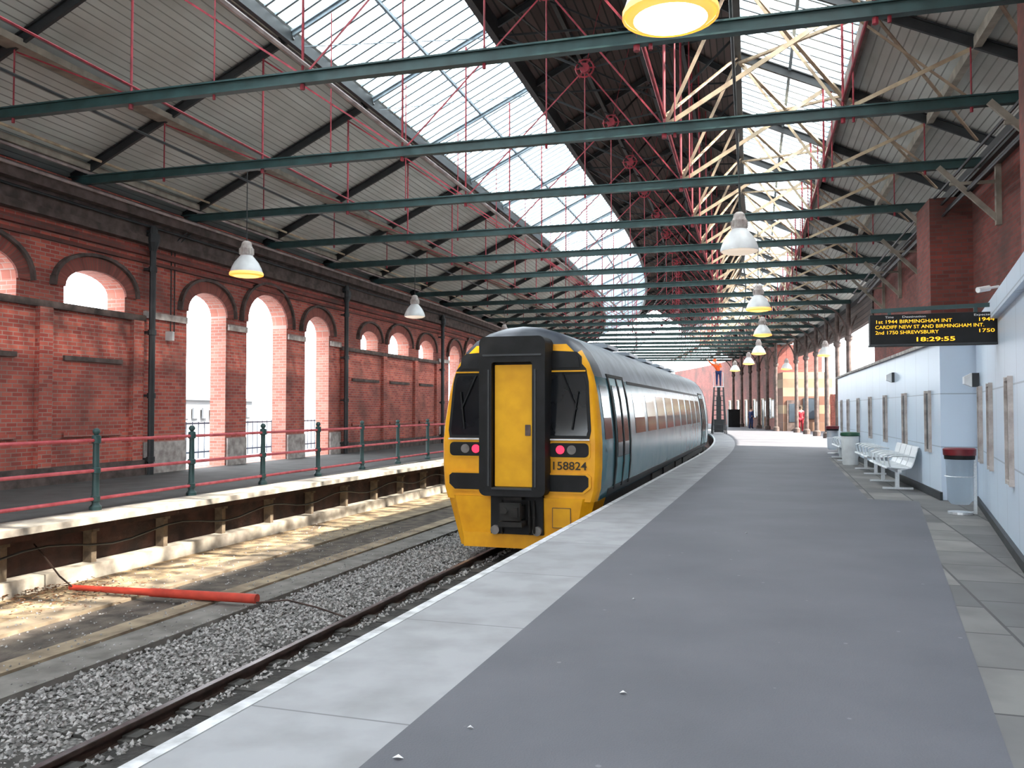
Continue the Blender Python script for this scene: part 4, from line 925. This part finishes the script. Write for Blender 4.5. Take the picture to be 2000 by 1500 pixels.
# ------------------------------------------------------------------ people
def skinmesh(name, verts, edges, radii, mk, parent, sub=1):
    me = bpy.data.meshes.new(name); me.from_pydata(verts, edges, []); o = bpy.data.objects.new(name, me); link(o, parent)
    md = o.modifiers.new('Skin', 'SKIN'); md.use_smooth_shade = True
    sv = me.skin_vertices[0].data
    for i, r in enumerate(radii): sv[i].radius = (r, r)
    sv[0].use_root = True
    ss_ = o.modifiers.new('Sub', 'SUBSURF'); ss_.levels = sub; ss_.render_levels = sub
    me.materials.append(M[mk]); return o
def person(loc, rz, label, joints, jacket, trousers):
    e = empty('person', loc, rz); top(e, label, 'person')
    J = joints
    order = ['pelvis', 'waist', 'chest', 'neck', 'head0', 'head1', 'head2', 'shL', 'elL', 'wrL', 'haL', 'shR', 'elR', 'wrR', 'haR', 'hiL', 'knL', 'anL', 'toL', 'hiR', 'knR', 'anR', 'toR']
    rad = dict(pelvis=.13, waist=.115, chest=.14, neck=.055, head0=.075, head1=.095, head2=.07, shL=.065, elL=.042, wrL=.028, haL=.035, shR=.065, elR=.042, wrR=.028, haR=.035, hiL=.09, knL=.058, anL=.04, toL=.035, hiR=.09, knR=.058, anR=.04, toR=.035)
    ed = [('pelvis', 'waist'), ('waist', 'chest'), ('chest', 'neck'), ('neck', 'head0'), ('head0', 'head1'), ('head1', 'head2')]
    for q in 'LR': ed += [('chest', 'sh' + q), ('sh' + q, 'el' + q), ('el' + q, 'wr' + q), ('wr' + q, 'ha' + q), ('pelvis', 'hi' + q), ('hi' + q, 'kn' + q), ('kn' + q, 'an' + q), ('an' + q, 'to' + q)]
    vs = [Vector(J[k]) for k in order]; es = [(order.index(a), order.index(b_)) for a, b_ in ed]; rs = [rad[k] for k in order]
    for q in 'LR':
        w_ = Vector(J['wr' + q]); h_ = Vector(J['ha' + q]); d = (h_ - w_).normalized(); sd = d.cross(Vector((0, 1, 0.2))).normalized()
        for i in range(4):
            p1 = h_ + sd * (i - 1.5) * 0.02 + d * 0.04; p2 = p1 + d * (0.045 + 0.01 * (i in (1, 2))) + Vector((0, 0.015, 0))
            vs += [p1, p2]; rs += [0.009, 0.008]; es += [(order.index('ha' + q), len(vs) - 2), (len(vs) - 2, len(vs) - 1)]
        p1 = w_.lerp(h_, 0.5) + sd * 0.045; vs += [p1, p1 + d * 0.04 + sd * 0.01]; rs += [0.011, 0.009]; es += [(order.index('ha' + q), len(vs) - 2), (len(vs) - 2, len(vs) - 1)]
    skinmesh('body', vs, es, rs, 'skin', e)
    def sub(names, edges, grow, mk, nm):
        v = [J[k] for k in names]; skinmesh(nm, v, [(names.index(a), names.index(b_)) for a, b_ in edges], [rad[k] + grow for k in names], mk, e)
    nj = ['waist', 'chest', 'shL', 'elL', 'wrL', 'shR', 'elR', 'wrR', 'pelvis']
    sub(nj, [('pelvis', 'waist'), ('waist', 'chest'), ('chest', 'shL'), ('shL', 'elL'), ('elL', 'wrL'), ('chest', 'shR'), ('shR', 'elR'), ('elR', 'wrR')], 0.022, jacket, 'jacket')
    nt_ = ['pelvis', 'hiL', 'knL', 'anL', 'toL', 'hiR', 'knR', 'anR', 'toR']
    sub(nt_, [('pelvis', 'hiL'), ('hiL', 'knL'), ('knL', 'anL'), ('anL', 'toL'), ('pelvis', 'hiR'), ('hiR', 'knR'), ('knR', 'anR'), ('anR', 'toR')], 0.018, trousers, 'trousers')
    h = Vector(J['head2']); mb = MB(); mb.lathe([(0.1, -0.09), (0.112, -0.02), (0.1, 0.06), (0.05, 0.1), (0, 0.11)], c=(h.x, h.y + 0.015, h.z - 0.02), n=14); mb.obj('hair' if jacket != 'orange' else 'helmet', 'hair' if jacket != 'orange' else 'orange', e, smooth=True)
    hf = Vector(J['head1'])
    mb = MB(); mb.cyl((hf.x, hf.y - 0.115, hf.z - 0.01), (hf.x, hf.y - 0.085, hf.z + 0.03), 0.014, 0.008, n=6); mb.obj('nose', 'skin', e)
    for q in (-1, 1): mb = MB(); mb.cyl((hf.x + q * 0.1, hf.y, hf.z - 0.02), (hf.x + q * 0.1, hf.y, hf.z + 0.03), 0.014, n=6); mb.obj('ear', 'skin', e)
    return e
stand = dict(pelvis=(0, 0, .95), waist=(0, 0, 1.1), chest=(0, 0, 1.34), neck=(0, 0, 1.5), head0=(0, -.01, 1.57), head1=(0, -.01, 1.65), head2=(0, 0, 1.71),
             shL=(-.18, 0, 1.4), elL=(-.24, .02, 1.14), wrL=(-.23, -.04, .9), haL=(-.225, -.05, .83), shR=(.18, 0, 1.4), elR=(.24, .02, 1.14), wrR=(.23, -.04, .9), haR=(.225, -.05, .83),
             hiL=(-.1, 0, .88), knL=(-.11, -.02, .49), anL=(-.11, .03, .09), toL=(-.12, -.12, .045), hiR=(.1, 0, .88), knR=(.11, .03, .49), anR=(.12, .12, .09), toR=(.12, -.02, .045))
work = dict(stand); work.update(chest=(-.1, -.03, 1.32), waist=(-.03, 0, 1.1), neck=(-.17, -.04, 1.46), head0=(-.2, -.05, 1.53), head1=(-.22, -.06, 1.6), head2=(-.23, -.05, 1.66),
             shL=(-.27, -.02, 1.34), elL=(-.46, -.1, 1.42), wrL=(-.62, -.16, 1.6), haL=(-.66, -.18, 1.66), shR=(.07, -.02, 1.4), elR=(.16, -.16, 1.2), wrR=(.02, -.32, 1.3), haR=(-.04, -.36, 1.34))
LS = 55.0
px, py = P(LS, 0.62)
person((px, py, 3.02), -head(LS), 'person in orange high-visibility jacket and helmet reaching up on a ladder', work, 'orange', 'navy')
e = empty('step_ladder', (px, py, 0), -head(LS)); top(e, 'tall dark step ladder with a small standing platform', 'ladder')
mb = MB(); mb.box((0, 0, 2.98), (0.62, 0.5, 0.05)); mb.obj('standing_platform', 'metal', e)
for sy in (-1, 1):
    for sx in (-1, 1):
        mb = MB(); mb.bar((sx * 0.42, sy * 0.75, 0.02), (sx * 0.28, sy * 0.2, 2.98), 0.07, 0.08); mb.obj('leg', 'iron', e)
for k in range(1, 10):
    z = 0.3 * k; y = -0.75 + 0.55 * z / 2.98; w_ = 0.42 - 0.14 * z / 2.98; mb = MB(); mb.bar((-w_, y, z), (w_, y, z), 0.06, 0.04); mb.obj('rung', 'iron', e)
mb = MB()
for sx in (-1, 1): mb.bar((sx * 0.3, 0.22, 2.98), (sx * 0.3, 0.22, 3.9), 0.03, 0.03)
mb.bar((-0.3, 0.22, 3.9), (0.3, 0.22, 3.9), 0.03, 0.03); mb.obj('guard_rail', 'metal', e)
mb = MB(); mb.box((0, 0.1, 0.5), (0.6, 0.5, 0.8)); mb.box((0, 0.1, 1.6), (0.3, 0.25, 1.5)); mb.box((0, 0.1, 2.5), (0.2, 0.2, 0.9)); mb.obj('lifting_mast', 'iron', e)
person((*P(61.0, 6.6), 0), -head(61), 'person in red coat walking beside the brick building', stand, 'redcloth', 'redcloth')
person((*P(70.0, 4.6), 0), 2.0, 'person in dark clothes standing on the far platform', stand, 'navy', 'navy')

# ------------------------------------------------------------------ light
w_ = bpy.data.worlds.new('World'); scene.world = w_; w_.use_nodes = True
bg = w_.node_tree.nodes['Background']; bg.inputs['Color'].default_value = (0.88, 0.95, 1.0, 1); bg.inputs['Strength'].default_value = 8.3
sd = bpy.data.lights.new('sun', 'SUN'); sd.energy = 29; sd.angle = radians(1.0); sd.color = (1.0, 0.91, 0.78)
so = bpy.data.objects.new('sun', sd); COL.objects.link(so); so.location = (30, -10, 40)
Lv = Vector((-0.9524 + 0.06, 0.3048 + 0.19, -0.95)); so.rotation_euler = Lv.to_track_quat('-Z', 'Y').to_euler()

cam = bpy.data.cameras.new('camera'); cam.sensor_width = 36; cam.lens = 29.7; cam.clip_end = 600
co = bpy.data.objects.new('camera', cam); COL.objects.link(co); co.location = (0, 0, 1.53); co.rotation_euler = (radians(90 + 1.74), 0, 0)
scene.camera = co
